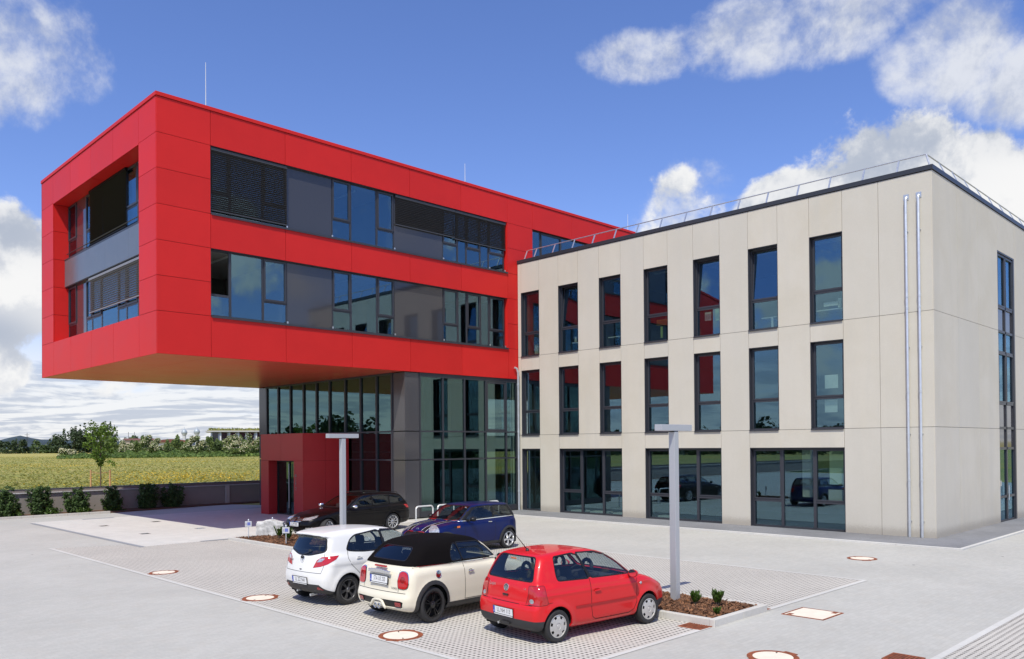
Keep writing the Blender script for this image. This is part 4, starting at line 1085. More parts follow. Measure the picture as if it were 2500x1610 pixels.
# tree line at the far edge of the meadow
TL = [(78.6, 560, 26, 8, 0, 'far dark tree at the left edge of the meadow tree line'), (77.4, 550, 24, 7.2, 0, 'low rounded far tree below the hill, left end'), (76.35, 540, 22, 8.2, 0, 'broad far tree under the hill summit'),
      (75.3, 550, 22, 7.2, 1, 'low green far tree right of the hill summit'), (74.55, 545, 15, 5.2, 1, 'small pale green far bush in the gap of the tree line'), (73.95, 540, 17, 11.0, 0, 'dark far tree right of the gap in the tree line'),
      (73.3, 535, 17, 13.0, 0, 'tall dark far tree left of the spiky one'), (72.75, 540, 15, 15.5, 0, 'spiky dark far tree left of the young tree'), (72.1, 545, 15, 11.5, 0, 'dark far tree directly behind the left of the young crown'),
      (71.55, 530, 14, 17.0, 0, 'tallest spiky dark far tree behind the young tree top'), (70.6, 440, 15, 9.5, 1, 'rounded mid green tree right of the young tree')]
for i, (az, D, w, h, c, lab) in enumerate(TL):
    far_tree('tree', az, D, w * 1.1, h * 1.16, lab, 'tree', (M_FART, M_FART2)[c], 900, 1.05, 'far trees beyond the meadow', 0, i, spike=.7 if h > 12 else .15)
# flowering elders on the bank
EL = [(73.7, 250, 4.6, 2.8, 'small flowering bush at the left foot of the bank'), (70.4, 245, 4.6, 3.9, 'flowering bush just right of the young tree'), (68.9, 242, 6.6, 5.3, 'large rounded flowering bush below the red brown roof'),
      (66.25, 235, 8.0, 4.9, 'wide flowering bush in front of the twin towers'), (63.95, 232, 5.6, 5.6, 'tall flowering bush left of the white flat building'), (62.75, 230, 6.0, 5.9, 'tall flowering bush beside the glazed corner'), (63.75, 222, 5.5, 3.4, 'low flowering bush in front of the two tall ones')]
for i, (az, D, w, h, lab) in enumerate(EL):
    far_tree('flowering_bush', az, D, w, h, lab, 'bush', M_ELD, 2000, .40, 'flowering bushes on the bank', 1000, 50 + i, trunk=False, base=1.0 + (.9 if h > 3 else .1))
far_tree('bush', 64.9, 236, 3.0, 4.2, 'dark green bush without flowers between the flowering bushes', 'bush', M_FART2, 800, .42, None, 0, 71, trunk=False, base=1.8)
far_tree('bush', 67.9, 246, 3.5, 2.8, 'low green bush before the pale gable', 'bush', M_FART2, 700, .42, None, 0, 72, trunk=False, base=1.4)
# grassy bank the bushes stand on
rng = np.random.default_rng(77); n = 16000
a_ = rng.uniform(61.5, 74.2, n); D_ = rng.uniform(218, 250, n)
hb = 1.0 + np.clip((D_ - 216) / 26, 0, 1) * 1.5 * np.clip((74.2 - a_) / 2.5, 0.05, 1) * (0.8 + .25 * np.sin(a_ * 7))
q = np.column_stack([D_ * np.cos(np.radians(a_)), D_ * np.sin(np.radians(a_)), hb + rng.uniform(-.2, .35, n)])
o = leaf_obj('herb_bank', [leaves(q, .6, 1.2, 1.3)[0]], M_HEDGE, None); o['kind'] = 'stuff'
rng = np.random.default_rng(78); n = 15000
a_ = rng.uniform(61.3, 71.6, n); D_ = rng.uniform(252, 264, n); top = 3.4 + 1.1 * np.sin(a_ * 3.1) + .8 * np.sin(a_ * 9.7 + 1) + .5 * np.sin(a_ * 21)
q = np.column_stack([D_ * np.cos(np.radians(a_)), D_ * np.sin(np.radians(a_)), 1.6 + top * rng.random(n) ** .7])
o = leaf_obj('shrub_belt', [leaves(q, .62, .5, 1.2)[0]], M_ELD, None); o['kind'] = 'stuff'
# meadow grasses: loose tufts standing in the near part of the field
n = 46000; rr_ = 47.5 / np.cos(np.radians(rng.uniform(0, 1, n) * 0)); a_ = rng.uniform(60, 79.5, n); D_ = 52 + 240 * rng.random(n) ** 1.45
q = np.column_stack([D_ * np.cos(np.radians(a_)), D_ * np.sin(np.radians(a_)), 1.0 + rng.uniform(.02, .14, n)]); q = q[q[:, 1] > 46.9]
M_GRASS = leafmat('dry_meadow_grass', (0.27, 0.285, 0.082), .12, .3); M_BUTT = leafmat('yellow_buttercups', (0.56, 0.42, 0.05), .2, .3)
o = leaf_obj('meadow_grasses', [leaves(q, .17, 4.0, 1.6)[0]], M_GRASS, None); o['kind'] = 'stuff'
pat = (np.sin(q[:, 0] * .21 + q[:, 1] * .052 + 2 * np.sin(q[:, 1] * .06)) + np.sin(q[:, 0] * .083 - q[:, 1] * .13 + 1.3) + rng.normal(0, .7, len(q))) > 1.75
qb = q[pat] + rng.normal(0, .3, (pat.sum(), 3)) * np.array([1, 1, .2]) + np.array([0, 0, .08])
o = leaf_obj('buttercups', [leaves(qb, .11, .8, 1.0)[0]], M_BUTT, None); o['kind'] = 'stuff'

# ------------------------------------------------------------------ far buildings beyond the bushes
def far_house(name, az, D, label, build):
    x, y = az_pt(az, D); t = thing(name, label, 'building', (x, y, 1.0), R(az - 90)); build(t); return t
def flat_building(t):
    MB().box(-7.5, 16, 0, 14, 0, 7.2).build('wall', M_WHITE, t)
    MB().box(-9, 17, -1.6, 15, 7.2, 7.55).build('roof_slab', pmat('pale_roof_slab', (.55, .54, .52), .7), t)
    mb = MB().box(-8.5, 16.5, -1.2, 14.5, 7.56, 7.8); mb.build('green_roof', M_HEDGE if False else pmat('sedum_roof', (.20, .19, .045), .95, var=.3, vscale=1.2), t)
    rng2 = np.random.default_rng(4); q = np.column_stack([rng2.uniform(-8, 16, 700), rng2.uniform(-1, 14, 700), rng2.uniform(7.8, 8.3, 700)]); leaf_obj('roof_grass', [leaves(q, .5, .6)[0]], M_GRASS, t)
    for i in range(7):
        MB().box(-7.0 + i * 2.6, -5.4 + i * 2.6, -.03, .05, 3.4, 7.0).build('window', M_PANEL, t)
    for i in range(8): MB().box(-7.5 + i * 2.6, -7.1 + i * 2.6, -.9, -.5, 0, 7.2).build('column', M_WHITE, t)
far_house('office_building', 63.75, 265, 'white flat building with grassy roof behind the flowering bushes', flat_building)
M_BROWN = pmat('brown_roof_tiles', (.16, .06, .045), .8, var=.15, vscale=1)
def brown_house(t):
    MB().box(-6, 6, 0, 12, 0, 6.4).build('wall', pmat('house_wall', (.42, .36, .30), .8), t)
    MB().add([(-6.6, -.6, 6.3), (6.6, -.6, 6.3), (6.6, 6, 7.1), (-6.6, 6, 7.1), (6.6, 12.6, 6.3), (-6.6, 12.6, 6.3)], [(0, 1, 2, 3), (3, 2, 4, 5), (0, 3, 5), (1, 4, 2)]).build('roof', M_BROWN, t)
    for x in (-4.6, -2): MB().tube([(x, 6, 7), (x, 6, 10.2)], .10, 5).build('mast', M_FRAME, t)
    for x in (-4, -1, 2): MB().box(x, x + 1.4, -.05, .02, 3.8, 5.3).build('window', M_PANEL, t)
far_house('house', 69.65, 420, 'far house with dark red brown roof right of the young tree', brown_house)
def low_hall(t):
    MB().box(-9, 9, 0, 16, 0, 5.0).build('wall', pmat('pale_hall_wall', (.55, .56, .60), .7), t)
    v = []; N = 10
    for i in range(N + 1):
        x = -9.6 + 19.2 * i / N; v += [(x, -1, 5.0 + 1.5 * math.sin(math.pi * i / N)), (x, 17, 5.0 + 1.5 * math.sin(math.pi * i / N))]
    MB().add(v, [(2 * i, 2 * i + 2, 2 * i + 3, 2 * i + 1) for i in range(N)] + [tuple(range(0, 2 * N + 2, 2))]).build('roof', M_BROWN, t, smooth='auto')
    MB().obox((2.5, 3, 7.0), (.9, 0, .5), (0, .6, 0), (-.2, 0, .35)).build('roof_vent', M_FRAME, t)
far_house('hall', 67.75, 400, 'far hall with low curved brown roof beside the twin towers', low_hall)
def tower(az, D, lab):
    x, y = az_pt(az, D); t = thing('chimney_tower', lab, 'tower', (x, y, 1.0), 0, 'pair of domed towers')
    MB().lathe([(.75, 0), (.75, 8.2), (1.0, 8.3), (1.0, 8.5)], 14).build('shaft', pmat('pale_tower', (.52, .54, .56), .5), t, smooth='auto')
    MB().lathe([(1.0, 8.5), (1.3, 9.1), (1.3, 9.7), (1.0, 10.3), (.4, 10.8), (.12, 11), (.1, 11.9), (.001, 12)], 14).build('dome', pmat('steel_dome', (.36, .41, .46), .5, metal=.2), t, smooth=True)
tower(66.98, 400, 'left of two small domed towers on the skyline'); tower(66.22, 385, 'right of two small domed towers on the skyline')
x_, y_ = az_pt(75.8, 900); t = thing('lattice_mast', 'thin far mast standing above the tree line below the hill', 'mast', (x_, y_, 1), 0); MB().tube([(0, 0, 0), (0, 0, 18)], [.5, .2], 5).build('mast', M_FRAME, t)
for z in (14, 16): MB().box(-2, 2, -.2, .2, z, z + .3).build('crossarm', M_FRAME, t)

# ------------------------------------------------------------------ planting islands in the car park
def mulch(name, poly, z, n, seed):
    rng2 = np.random.default_rng(seed); mb = MB(); xs = [p[0] for p in poly]; ys = [p[1] for p in poly]; k = 0
    while k < n:
        x, y = rng2.uniform(min(xs), max(xs)), rng2.uniform(min(ys), max(ys))
        if not pip_(poly, x, y): continue
        a, b, c = rng2.normal(size=3), rng2.normal(size=3), 0
        a = np.array([a[0], a[1], a[2] * .35]); a /= np.linalg.norm(a); b = np.cross(a, b); b /= np.linalg.norm(b); cc = np.cross(a, b)
        L = rng2.uniform(.018, .05); W = rng2.uniform(.008, .02)
        mb.obox((x, y, z + rng2.uniform(0, .05)), a * L, b * W, cc * .003); k += 1
    m = MATS.get('bark_chips')
    if m is None:
        m = leafmat('bark_chips', (0.17, 0.086, 0.048), .65, .0, .9)
    o = mb.build(name, m, None); o['kind'] = 'stuff'; return o
def pip_(P, u, v):
    c = False
    for i in range(len(P)):
        (a, b), (d, e) = P[i - 1], P[i]
        if (b > v) != (e > v) and u < (d - a) * (v - b) / (e - b) + a: c = not c
    return c
structure('planting_bed', MB().prism([(13.08, 8.05), (14.80, 8.05), (14.80, 11.3), (13.20, 11.3)], -.01, .08), M_SOIL)
kb = MB()
for (x0, x1, y0, y1) in ((12.98, 14.0, 7.93, 8.05), (14.005, 14.92, 7.93, 8.05), (12.98, 13.10, 8.055, 9.05), (12.98, 13.10, 9.055, 10.1), (12.98, 13.10, 10.105, 11.3), (14.80, 14.92, 8.055, 9.05), (14.80, 14.92, 9.055, 10.1), (14.80, 14.92, 10.105, 11.3), (12.98, 14.92, 11.3, 11.42)):
    kb.box(x0, x1, y0, y1, -.01, .135)
structure('planting_kerb', kb, M_KERB, bevel=.012)
mulch('bark_mulch', [(13.12, 8.08), (14.78, 8.08), (14.78, 11.25), (13.12, 11.25)], .085, 5200, 1)
structure('rock_bed', MB().prism([(13.6, 23.2), (15.5, 23.2), (15.5, 27.75), (13.6, 27.75)], -.01, .06), M_SOIL)
kb = MB()
for i in range(5): kb.box(13.46, 13.58, 23.0 + i * .97, 23.965 + i * .97, -.01, .11)
kb.box(13.46, 15.6, 27.86, 27.98, -.01, .11)
structure('rock_bed_kerb', kb, M_KERB, bevel=.012)
mulch('bark_mulch', [(13.6, 23.2), (15.5, 23.2), (15.5, 27.7), (13.6, 27.7)], .065, 4200, 2)

def shrub(x, y, z, h, w, label, seed, n=9, group='small evergreen shrubs in the mulch'):
    global rng; rng = np.random.default_rng(seed); t = thing('shrub', label, 'shrub', (x, y, z), 0, group); m = MB(); P = []; Nn = []
    for i in range(n):
        a = i * 2.4 + rng.uniform(-.3, .3); L = rng.uniform(.15, 1) * w / 2; hh = h * rng.uniform(.6, 1.0)
        e = np.array([L * math.cos(a), L * math.sin(a), hh]); m.tube([(0, 0, -.03), tuple(e * np.array([.4, .4, .5])), tuple(e)], [.010, .008, .004], 5)
        for s in np.linspace(.3, 1, 9):
            for k in range(4):
                b = rng.uniform(0, 2 * math.pi); base = e * np.array([s, s, s]); d = np.array([math.cos(b) * .55, math.sin(b) * .55, .85]); P.append((base, d))
    mb = MB()
    for (b, d) in P:
        d = d / np.linalg.norm(d); L = rng.uniform(.07, .12); s = np.cross(d, rng.normal(size=3)); s /= np.linalg.norm(s); u = np.cross(s, d)
        mb.add([tuple(b), tuple(b + d * L * .5 + s * .016), tuple(b + d * L + u * .012), tuple(b + d * L * .5 - s * .016)], [(0, 1, 2, 3)])
    mb.build('foliage', M_SHRUB, t); m.build('stem', M_BARK, t)
shrub(14.02, 9.0, .10, .24, .28, 'small upright shrub nearer the lamp post in the mulch bed', 5)
shrub(14.22, 8.62, .10, .28, .30, 'small upright shrub farther from the lamp post in the mulch bed', 6, 11)
shrub(13.5, 8.2, .09, .09, .16, 'tiny sprig at the kerb corner of the mulch bed', 7, 4)
shrub(14.55, 26.35, .08, .42, .34, 'small shrub right beside the boulder', 8)
shrub(14.35, 25.35, .08, .46, .50, 'spreading small shrub before the front wheel of the black car', 9, 11)
shrub(14.5, 24.6, .08, .30, .35, 'small shrub half hidden behind the white car roof', 10)

# boulder
def boulder():
    t = thing('boulder', 'rough pale grey boulder in the mulch bed by the entrance', 'boulder', (14.95, 27.65, .0), R(-40))
    bm = bmesh.new(); bmesh.ops.create_cube(bm, size=1.0); bmesh.ops.scale(bm, vec=(1.0, .62, .56), verts=bm.verts); bmesh.ops.subdivide_edges(bm, edges=bm.edges, cuts=11, use_grid_fill=True)
    from mathutils import noise as mn
    for v in bm.verts:
        p = v.co.copy(); q = Vector((p.x * 1.6, p.y * 1.6, p.z * 2.2))
        f = mn.fractal(q + Vector((3.1, 0, 0)), 1.0, 2.0, 5) * .045 + (mn.cell(Vector((p.x * 4 + p.z * 3, p.y * 4, p.z * 5 - p.x * 2))) - .5) * .035
        rad = Vector((p.x / .5, p.y / .31, p.z / .28)); m = max(abs(rad.x), abs(rad.y), abs(rad.z)); corner = (rad.length / 1.73)
        v.co = p * (1 - .10 * max(0, corner - .62)) + p.normalized() * f; v.co.z += .05 * (1 - (p.x / .5) ** 2) * (p.z > .2)
        v.co.z += .30
    me = bpy.data.meshes.new('boulder'); bm.to_mesh(me); bm.free()
    o = link_mesh('rock', me, pmat('pale_granite', (.50, .50, .49), .85, var=.22, vscale=9, bump=.7, bscale=26), t, smooth='auto')
boulder()
def post_sign(x, y, rz, label, blue, ztop=.68):
    t = thing('bay_sign', label, 'sign', (x, y, .05), rz, 'small white bay signs on posts')
    MB().box(-.012, .012, -.012, .012, 0, ztop - .02).build('post', M_ZINC, t)
    MB().box(-.028, -.013, -.12, .12, ztop - .25, ztop - .05).build('plate', pmat('sign_pale_grey', (.50, .51, .53), .5), t, bevel=.004)
    if blue:
        MB().box(-.0305, -.0285, -.075, .035, ztop - .20, ztop - .09).build('blue_mark', pmat('sign_blue', (.12, .15, .42), .5), t)
        MB().box(-.0305, -.0285, .05, .10, ztop - .19, ztop - .11).build('grey_mark', pmat('sign_grey', (.35, .36, .40), .5), t)
    MB().lathe([(.03, 0), (.03, .03), (.001, .06)], 10, Matrix.Translation((0, 0, ztop - .03))).build('post_cap', M_ZINC, t, smooth=True)
post_sign(13.95, 27.42, R(45), 'small white sign on a thin post left of the boulder', True)
post_sign(13.82, 24.56, R(45), 'small white sign on a post before the black car plate', True, .66)
post_sign(15.2, 28.0, R(45), 'small blank white sign standing behind the boulder', False, .63)
# covers set flush in the cream paving
for i, (x, y, l) in enumerate(((12.32, 37.2, 'farthest left'), (14.63, 37.5, 'beside the shadow edge, farther'), (12.27, 32.53, 'nearest the camera, left'), (14.63, 32.95, 'nearest the boulder'))):
    t = thing('floor_light', 'small flush floor light in the cream paving, ' + l, 'floor light', (x, y, .006), R(45 * 0), 'flush floor lights in the cream paving')
    MB().box(-.17, .17, -.17, .17, 0, .006).build('frame', pmat('bronze_frame', (.20, .17, .14), .5), t); MB().box(-.13, .13, -.13, .13, .0061, .008).build('lens', M_PANEL, t)

# ------------------------------------------------------------------ what stands behind the camera and shows in the glass
rng = np.random.default_rng(9); parts = []
for i in range(120):
    a = R(100 + i * 1.75 + rng.uniform(-1, 1)); D = rng.uniform(120, 190); h = rng.uniform(6, 11); w = rng.uniform(9, 15); c = np.array([D * math.cos(a), D * math.sin(a), 0])
    cs = [(c[0] + rng.normal() * w * .22, c[1] + rng.normal() * w * .22, h * rng.uniform(.25, .8)) for _ in range(7)]; rs = [h * rng.uniform(.18, .3) for _ in cs]
    p, d = clump_points(cs, rs, 330, .5); parts.append(leaves(p, 1.0, .3, 1.2, .4, d)[0])
    low = np.column_stack([c[0] + rng.uniform(-w, w, 160), c[1] + rng.uniform(-w, w, 160), rng.uniform(.2, 4.6, 160)]); parts.append(leaves(low, 1.3, .3)[0])
o = leaf_obj('far_wood', parts, M_FART, None); o['kind'] = 'stuff'
structure('opposite_verge', MB().prism([(-80, -90), (-30, -90), (-30, 58), (-80, 80)], -.02, .05).prism([(-30, -90), (90, -90), (90, -32), (-30, -32)], -.02, .05), pmat('verge_grass', (.05, .085, .025), .95, var=.3, vscale=.6))
# ------------------------------------------------------------------ cars
# A body is an implicit surface (lower body + cabin, each a side profile x plan width), meshed by
# surface nets; windows, lamps and arches are cut out of that one surface and become parts.
def chaikin(P, n=2):
    P = [np.array(p, float) for p in P]
    for _ in range(n):
        Q = []
        for i in range(len(P)):
            a, b = P[i], P[(i + 1) % len(P)]
            Q += [a * .75 + b * .25, a * .25 + b * .75]
        P = Q
    return np.array(P)
def sdpoly(P, x, z):
    d = np.full(x.shape, 1e9); ins = np.zeros(x.shape, bool)
    for i in range(len(P)):
        (ax, az), (bx, bz) = P[i - 1], P[i]
        ex, ez = bx - ax, bz - az; wx, wz = x - ax, z - az
        t = np.clip((wx * ex + wz * ez) / (ex * ex + ez * ez + 1e-12), 0, 1)
        d = np.minimum(d, (wx - ex * t) ** 2 + (wz - ez * t) ** 2)
        c = ((az <= z) & (bz > z)) | ((az > z) & (bz <= z))
        with np.errstate(divide='ignore', invalid='ignore'):
            xi = ax + (z - az) / (bz - az if bz != az else 1e-12) * ex
        ins ^= c & (x < xi)
    d = np.sqrt(d)
    return np.where(ins, -d, d)
def smx(a, b, k):
    h = np.maximum(k - np.abs(a - b), 0); return np.maximum(a, b) + h * h / (4 * k)
def smn(a, b, k): return -smx(-a, -b, k)
def sstep(x, a, b):
    t = np.clip((x - a) / (b - a), 0, 1); return t * t * (3 - 2 * t)
def curve(pts):
    xs = np.array([p[0] for p in pts]); ys = np.array([p[1] for p in pts])
    fx = np.linspace(xs[0], xs[-1], 160); fy = np.interp(fx, xs, ys); w = max(3, 160 // 16)
    fy = np.convolve(np.pad(fy, w, mode='edge'), np.ones(2 * w + 1) / (2 * w + 1), 'valid')
    return lambda x: np.interp(x, fx, fy)
def body_fn(S):
    L = chaikin(S['lower']); C = chaikin(S['cabin']); W = curve(S['W']); Z = curve(S['S']); CW = curve(S['CW']); CX = curve(S['CX'])
    x0, x1 = L[:, 0].min(), L[:, 0].max(); wb = S['wb']
    kf, kr, ckf, ckr = S.get('bow', (.20, .10, .16, .09)); Ra = S['Ra']; fl = S.get('flare', .02); crown = S.get('crown', .045)
    def f(p):
        x, y, z = p[..., 0], p[..., 1], p[..., 2]; ay = np.abs(y); y2 = ay * ay
        xb = x + kf * y2 * sstep(x, x1 - 1.3, x1 - .3) - kr * y2 * (1 - sstep(x, x0 + .2, x0 + .9))
        zc = z + crown * y2 * sstep(z, .6, .8)
        w = W(x) * Z(z)
        for ax in (0, wb):
            r = np.sqrt((x - ax) ** 2 + (z - S['rw']) ** 2)
            w = w + fl * np.exp(-((r - Ra) / .075) ** 2) * sstep(z, .15, .3)
        for (zl, dep, wd) in S.get('crease', ()):      # shallow lines along the flank
            w = w + dep * np.exp(-((z - zl) / wd) ** 2)
        low = smx(sdpoly(L, xb, zc), ay - w, S.get('k1', .09))
        xc = x + ckf * y2 * sstep(x, .9, 1.9) - ckr * y2 * (1 - sstep(x, x0 + .3, x0 + 1.0))
        zr = z + S.get('rcrown', .06) * y2 * sstep(z, 1.2, 1.35)
        cab = smx(sdpoly(C, xc, zr), ay - CW(z) * CX(x), S.get('k2', .09))
        return smn(low, cab, S.get('k3', .035))
    return f
def grad(f, p, e=2e-3):
    g = np.zeros_like(p)
    for i in range(3):
        d = np.zeros(3); d[i] = e; g[:, i] = (f(p + d) - f(p - d)) / (2 * e)
    return g
def project(f, p, n=3):
    for _ in range(n):
        v = f(p); g = grad(f, p); p = p - (v / np.maximum((g * g).sum(1), .2))[:, None] * g
    return p
def surfnet(f, lo, hi, h):
    ax = [np.arange(lo[i], hi[i] + h, h) for i in range(3)]
    G = np.stack(np.meshgrid(*ax, indexing='ij'), -1); F = f(G); s = F < 0
    nx, ny, nz = F.shape
    acc = np.zeros((nx - 1, ny - 1, nz - 1, 3)); cnt = np.zeros((nx - 1, ny - 1, nz - 1))
    offs = [(i, j, k) for i in (0, 1) for j in (0, 1) for k in (0, 1)]
    sl = lambda o: (slice(o[0], nx - 1 + o[0]), slice(o[1], ny - 1 + o[1]), slice(o[2], nz - 1 + o[2]))
    for a in offs:
        for d in range(3):
            if a[d]: continue
            b = list(a); b[d] = 1
            Fa, Fb = F[sl(a)], F[sl(b)]; m = (Fa < 0) != (Fb < 0)
            t = np.where(m, Fa / np.where(m, Fa - Fb, 1), 0)
            P = G[sl(a)] + t[..., None] * (G[sl(b)] - G[sl(a)])
            acc += np.where(m[..., None], P, 0); cnt += m
    act = cnt > 0; idx = -np.ones(act.shape, int); idx[act] = np.arange(act.sum())
    V = acc[act] / cnt[act][:, None]; faces = []
    for d in range(3):
        e, g = [(1, 2), (2, 0), (0, 1)][d]
        n = [nx, ny, nz]
        r = [slice(0, n[0] - 1), slice(0, n[1] - 1), slice(0, n[2] - 1)]
        ra = [slice(1, n[i] - 1) for i in range(3)]; ra[d] = slice(0, n[d] - 1)
        rb = list(ra); rb[d] = slice(1, n[d])
        A, B = s[tuple(ra)], s[tuple(rb)]; ii = np.argwhere(A != B)
        if not len(ii): continue
        base = ii.copy()
        for q in range(3):
            if q != d: base[:, q] += 1
        fl = A[tuple(ii.T)]
        def cell(de, dg):
            c = base.copy(); c[:, e] -= de; c[:, g] -= dg; return idx[tuple(c.T)]
        q = np.stack([cell(1, 1), cell(0, 1), cell(0, 0), cell(1, 0)], 1)
        q[~fl] = q[~fl][:, ::-1]; faces.append(q)
    return V, np.concatenate(faces)

def pip(P, u, v):
    c = False; n = len(P)
    for i in range(n):
        (a, b), (d, e) = P[i - 1], P[i]
        if (b > v) != (e > v) and u < (d - a) * (v - b) / (e - b) + a: c = not c
    return c
def rounded(P, r=.04, n=3):
    out = []; N = len(P)
    for i in range(N):
        p, a, b = Vector(P[i]), Vector(P[i - 1]), Vector(P[(i + 1) % N])
        ra = min(r, .45 * (a - p).length); rb = min(r, .45 * (b - p).length)
        s = p + (a - p).normalized() * ra; e = p + (b - p).normalized() * rb
        for k in range(n + 1):
            t = k / n; out.append(tuple(s * (1 - t) ** 2 + p * 2 * t * (1 - t) + e * t * t))
    return out
def grow(P, d):
    # offset polygon outward by d (mitred)
    A = sum(P[i - 1][0] * P[i][1] - P[i][0] * P[i - 1][1] for i in range(len(P))); sg = 1 if A > 0 else -1; out = []
    for i in range(len(P)):
        p, a, b = Vector(P[i]), Vector(P[i - 1]), Vector(P[(i + 1) % len(P)])
        e1 = (p - a).normalized(); e2 = (b - p).normalized()
        n1 = Vector((e1.y, -e1.x)) * sg; n2 = Vector((e2.y, -e2.x)) * sg
        m = (n1 + n2); m = m / max(m.length_squared, .3) * 2
        out.append(tuple(p + m * d))
    return out
def circ(cx, cz, r, n=20): return [(cx + r * math.cos(2 * math.pi * k / n), cz + r * math.sin(2 * math.pi * k / n)) for k in range(n)]

PROJ = {'side': -90.0, 'rear': 180.0, 'front': 0.0}
class Cutter:
    def __init__(s, bm): s.bm = bm
    def basis(s, az, mir):
        if az == 'top': return Vector((1, 0, 0)), Vector((0, 1, 0)), Vector((0, 0, 1))
        a = R(az); n = Vector((math.cos(a), math.sin(a), 0)); u = Vector((-math.sin(a), math.cos(a), 0)); v = Vector((0, 0, 1))
        if mir: n.y = -n.y; u.y = -u.y
        return u, v, n
    def cut(s, P, az, rid, mir=False, nmin=.2, ymin=None, only=None, xmax=None):
        # az: viewing side (degrees; -90 is the right flank), P in (u, v) of that view
        u, v, n = s.basis(az, mir); bm = s.bm; bm.normal_update()
        us = [p[0] for p in P]; vs = [p[1] for p in P]; m = .10
        bb = (min(us) - m, max(us) + m, min(vs) - m, max(vs) + m)
        sgn = -1 if mir else 1
        cand = set()
        for f in bm.faces:
            c = f.calc_center_median()
            cu = c.dot(u); cv = c.dot(v)
            if cu < bb[0] or cu > bb[1] or cv < bb[2] or cv > bb[3]: continue
            if ymin is None:
                if f.normal.dot(n) < nmin: continue
            else:
                if c.y * (1 if mir else -1) < ymin: continue
            if xmax is not None and c.x > xmax: continue
            if only is not None and f.material_index not in only: continue
            cand.add(f)
        N = len(P)
        for i in range(N):
            a, b = P[i - 1], P[i]; e = .004
            lo = (min(a[0], b[0]) - e, max(a[0], b[0]) + e, min(a[1], b[1]) - e, max(a[1], b[1]) + e)
            sel = []
            for f in cand:
                fu = [q.co.dot(u) for q in f.verts]; fv = [q.co.dot(v) for q in f.verts]
                if max(fu) < lo[0] or min(fu) > lo[1] or max(fv) < lo[2] or min(fv) > lo[3]: continue
                sel.append(f)
            if not sel: continue
            d = (u * (b[0] - a[0]) + v * (b[1] - a[1])); no = d.cross(n)
            if no.length < 1e-9: continue
            geom = set(sel)
            for f in sel: geom.update(f.edges); geom.update(f.verts)
            r = bmesh.ops.bisect_plane(bm, geom=list(geom), dist=1e-5, plane_co=u * a[0] + v * a[1], plane_no=no.normalized())
            cand.update(g for g in r['geom'] if isinstance(g, bmesh.types.BMFace) and g.is_valid)
        for f in cand:
            if not f.is_valid: continue
            c = f.calc_center_median()
            if pip(P, c.dot(u), c.dot(v)): f.material_index = rid

def mesh_from(name, bm, rid, f, mat, parent, inset=0.0, thick=0.0, lining=None):
    faces = [q for q in bm.faces if q.material_index == rid]
    if not faces: return None
    vid = {}; V = []; F = []
    for q in faces:
        t = []
        for v in q.verts:
            if v.index not in vid: vid[v.index] = len(V); V.append(tuple(v.co))
            t.append(vid[v.index])
        F.append(t)
    V = np.array(V); N = grad(f, V); N /= np.linalg.norm(N, axis=1)[:, None] + 1e-9
    V2 = V - N * inset; allV = V2; allF = list(F); allN = N
    if thick:
        cnt = {}
        for t in F:
            for i in range(len(t)):
                k = (t[i - 1], t[i]); cnt[k] = 1
        be = [k for k in cnt if (k[1], k[0]) not in cnt]
        o = len(V2); bv = sorted(set(i for k in be for i in k)); m1 = {b: o + i for i, b in enumerate(bv)}; m2 = {b: o + len(bv) + i for i, b in enumerate(bv)}
        rim = V2[bv]; inn = rim - N[bv] * thick
        # rim normal: look outward across the edge
        acc = {b: np.zeros(3) for b in bv}
        for a, b in be:
            e = V2[b] - V2[a]; acc[a] += np.cross(e, N[a]); acc[b] += np.cross(e, N[b])
            allF.append([m1[b], m1[a], m2[a], m2[b]])
        rn = np.array([acc[b] / (np.linalg.norm(acc[b]) + 1e-9) for b in bv])
        allV = np.concatenate([V2, rim, inn]); allN = np.concatenate([N, rn, rn])
    me = bpy.data.meshes.new(name); me.from_pydata([tuple(v) for v in allV], [], allF); me.update()
    me.polygons.foreach_set('use_smooth', [True] * len(me.polygons))
    me.normals_split_custom_set_from_vertices([tuple(n) for n in allN])
    o = link_mesh(name, me, mat, parent)
    if lining is not None:
        LV = V - N * .035; me2 = bpy.data.meshes.new('cabin_lining'); me2.from_pydata([tuple(v) for v in LV], [], [t[::-1] for t in F]); me2.update()
        me2.polygons.foreach_set('use_smooth', [True] * len(me2.polygons)); link_mesh('cabin_lining', me2, lining, parent)
    return o

M_CGLASS = glass('car_glass', (0.74, 0.80, 0.79), 0.8, (0.85, 0.95, 1.0), 0.065)
M_CGLASSD = glass('tinted_car_glass', (0.34, 0.37, 0.37), 0.8, (0.85, 0.95, 1.0), 0.075)
M_TRIM = pmat('black_trim', (0.012, 0.012, 0.013), 0.38, spec=.3)
M_CLAD = pmat('grey_black_plastic', (0.028, 0.028, 0.030), 0.55, var=0.1, vscale=12)
M_CABIN = pmat('dark_cabin_cloth', (0.030, 0.030, 0.033), 0.85)
M_SEAT = pmat('seat_cloth', (0.022, 0.022, 0.025), 0.8)
M_CHROME = pmat('chrome', (0.82, 0.83, 0.84), 0.10, metal=1.0)
M_LRED = pmat('red_lamp_glass', (0.42, 0.006, 0.010), 0.10, coat=1.0)
M_LDRED = pmat('dark_red_lamp_glass', (0.26, 0.004, 0.008), 0.10, coat=1.0)
M_LCLR = pmat('clear_lamp_glass', (0.44, 0.46, 0.49), 0.15, coat=1.0, metal=0.4, var=.35, vscale=14)
M_LORG = pmat('orange_lamp_glass', (0.75, 0.16, 0.02), 0.15, coat=1.0)
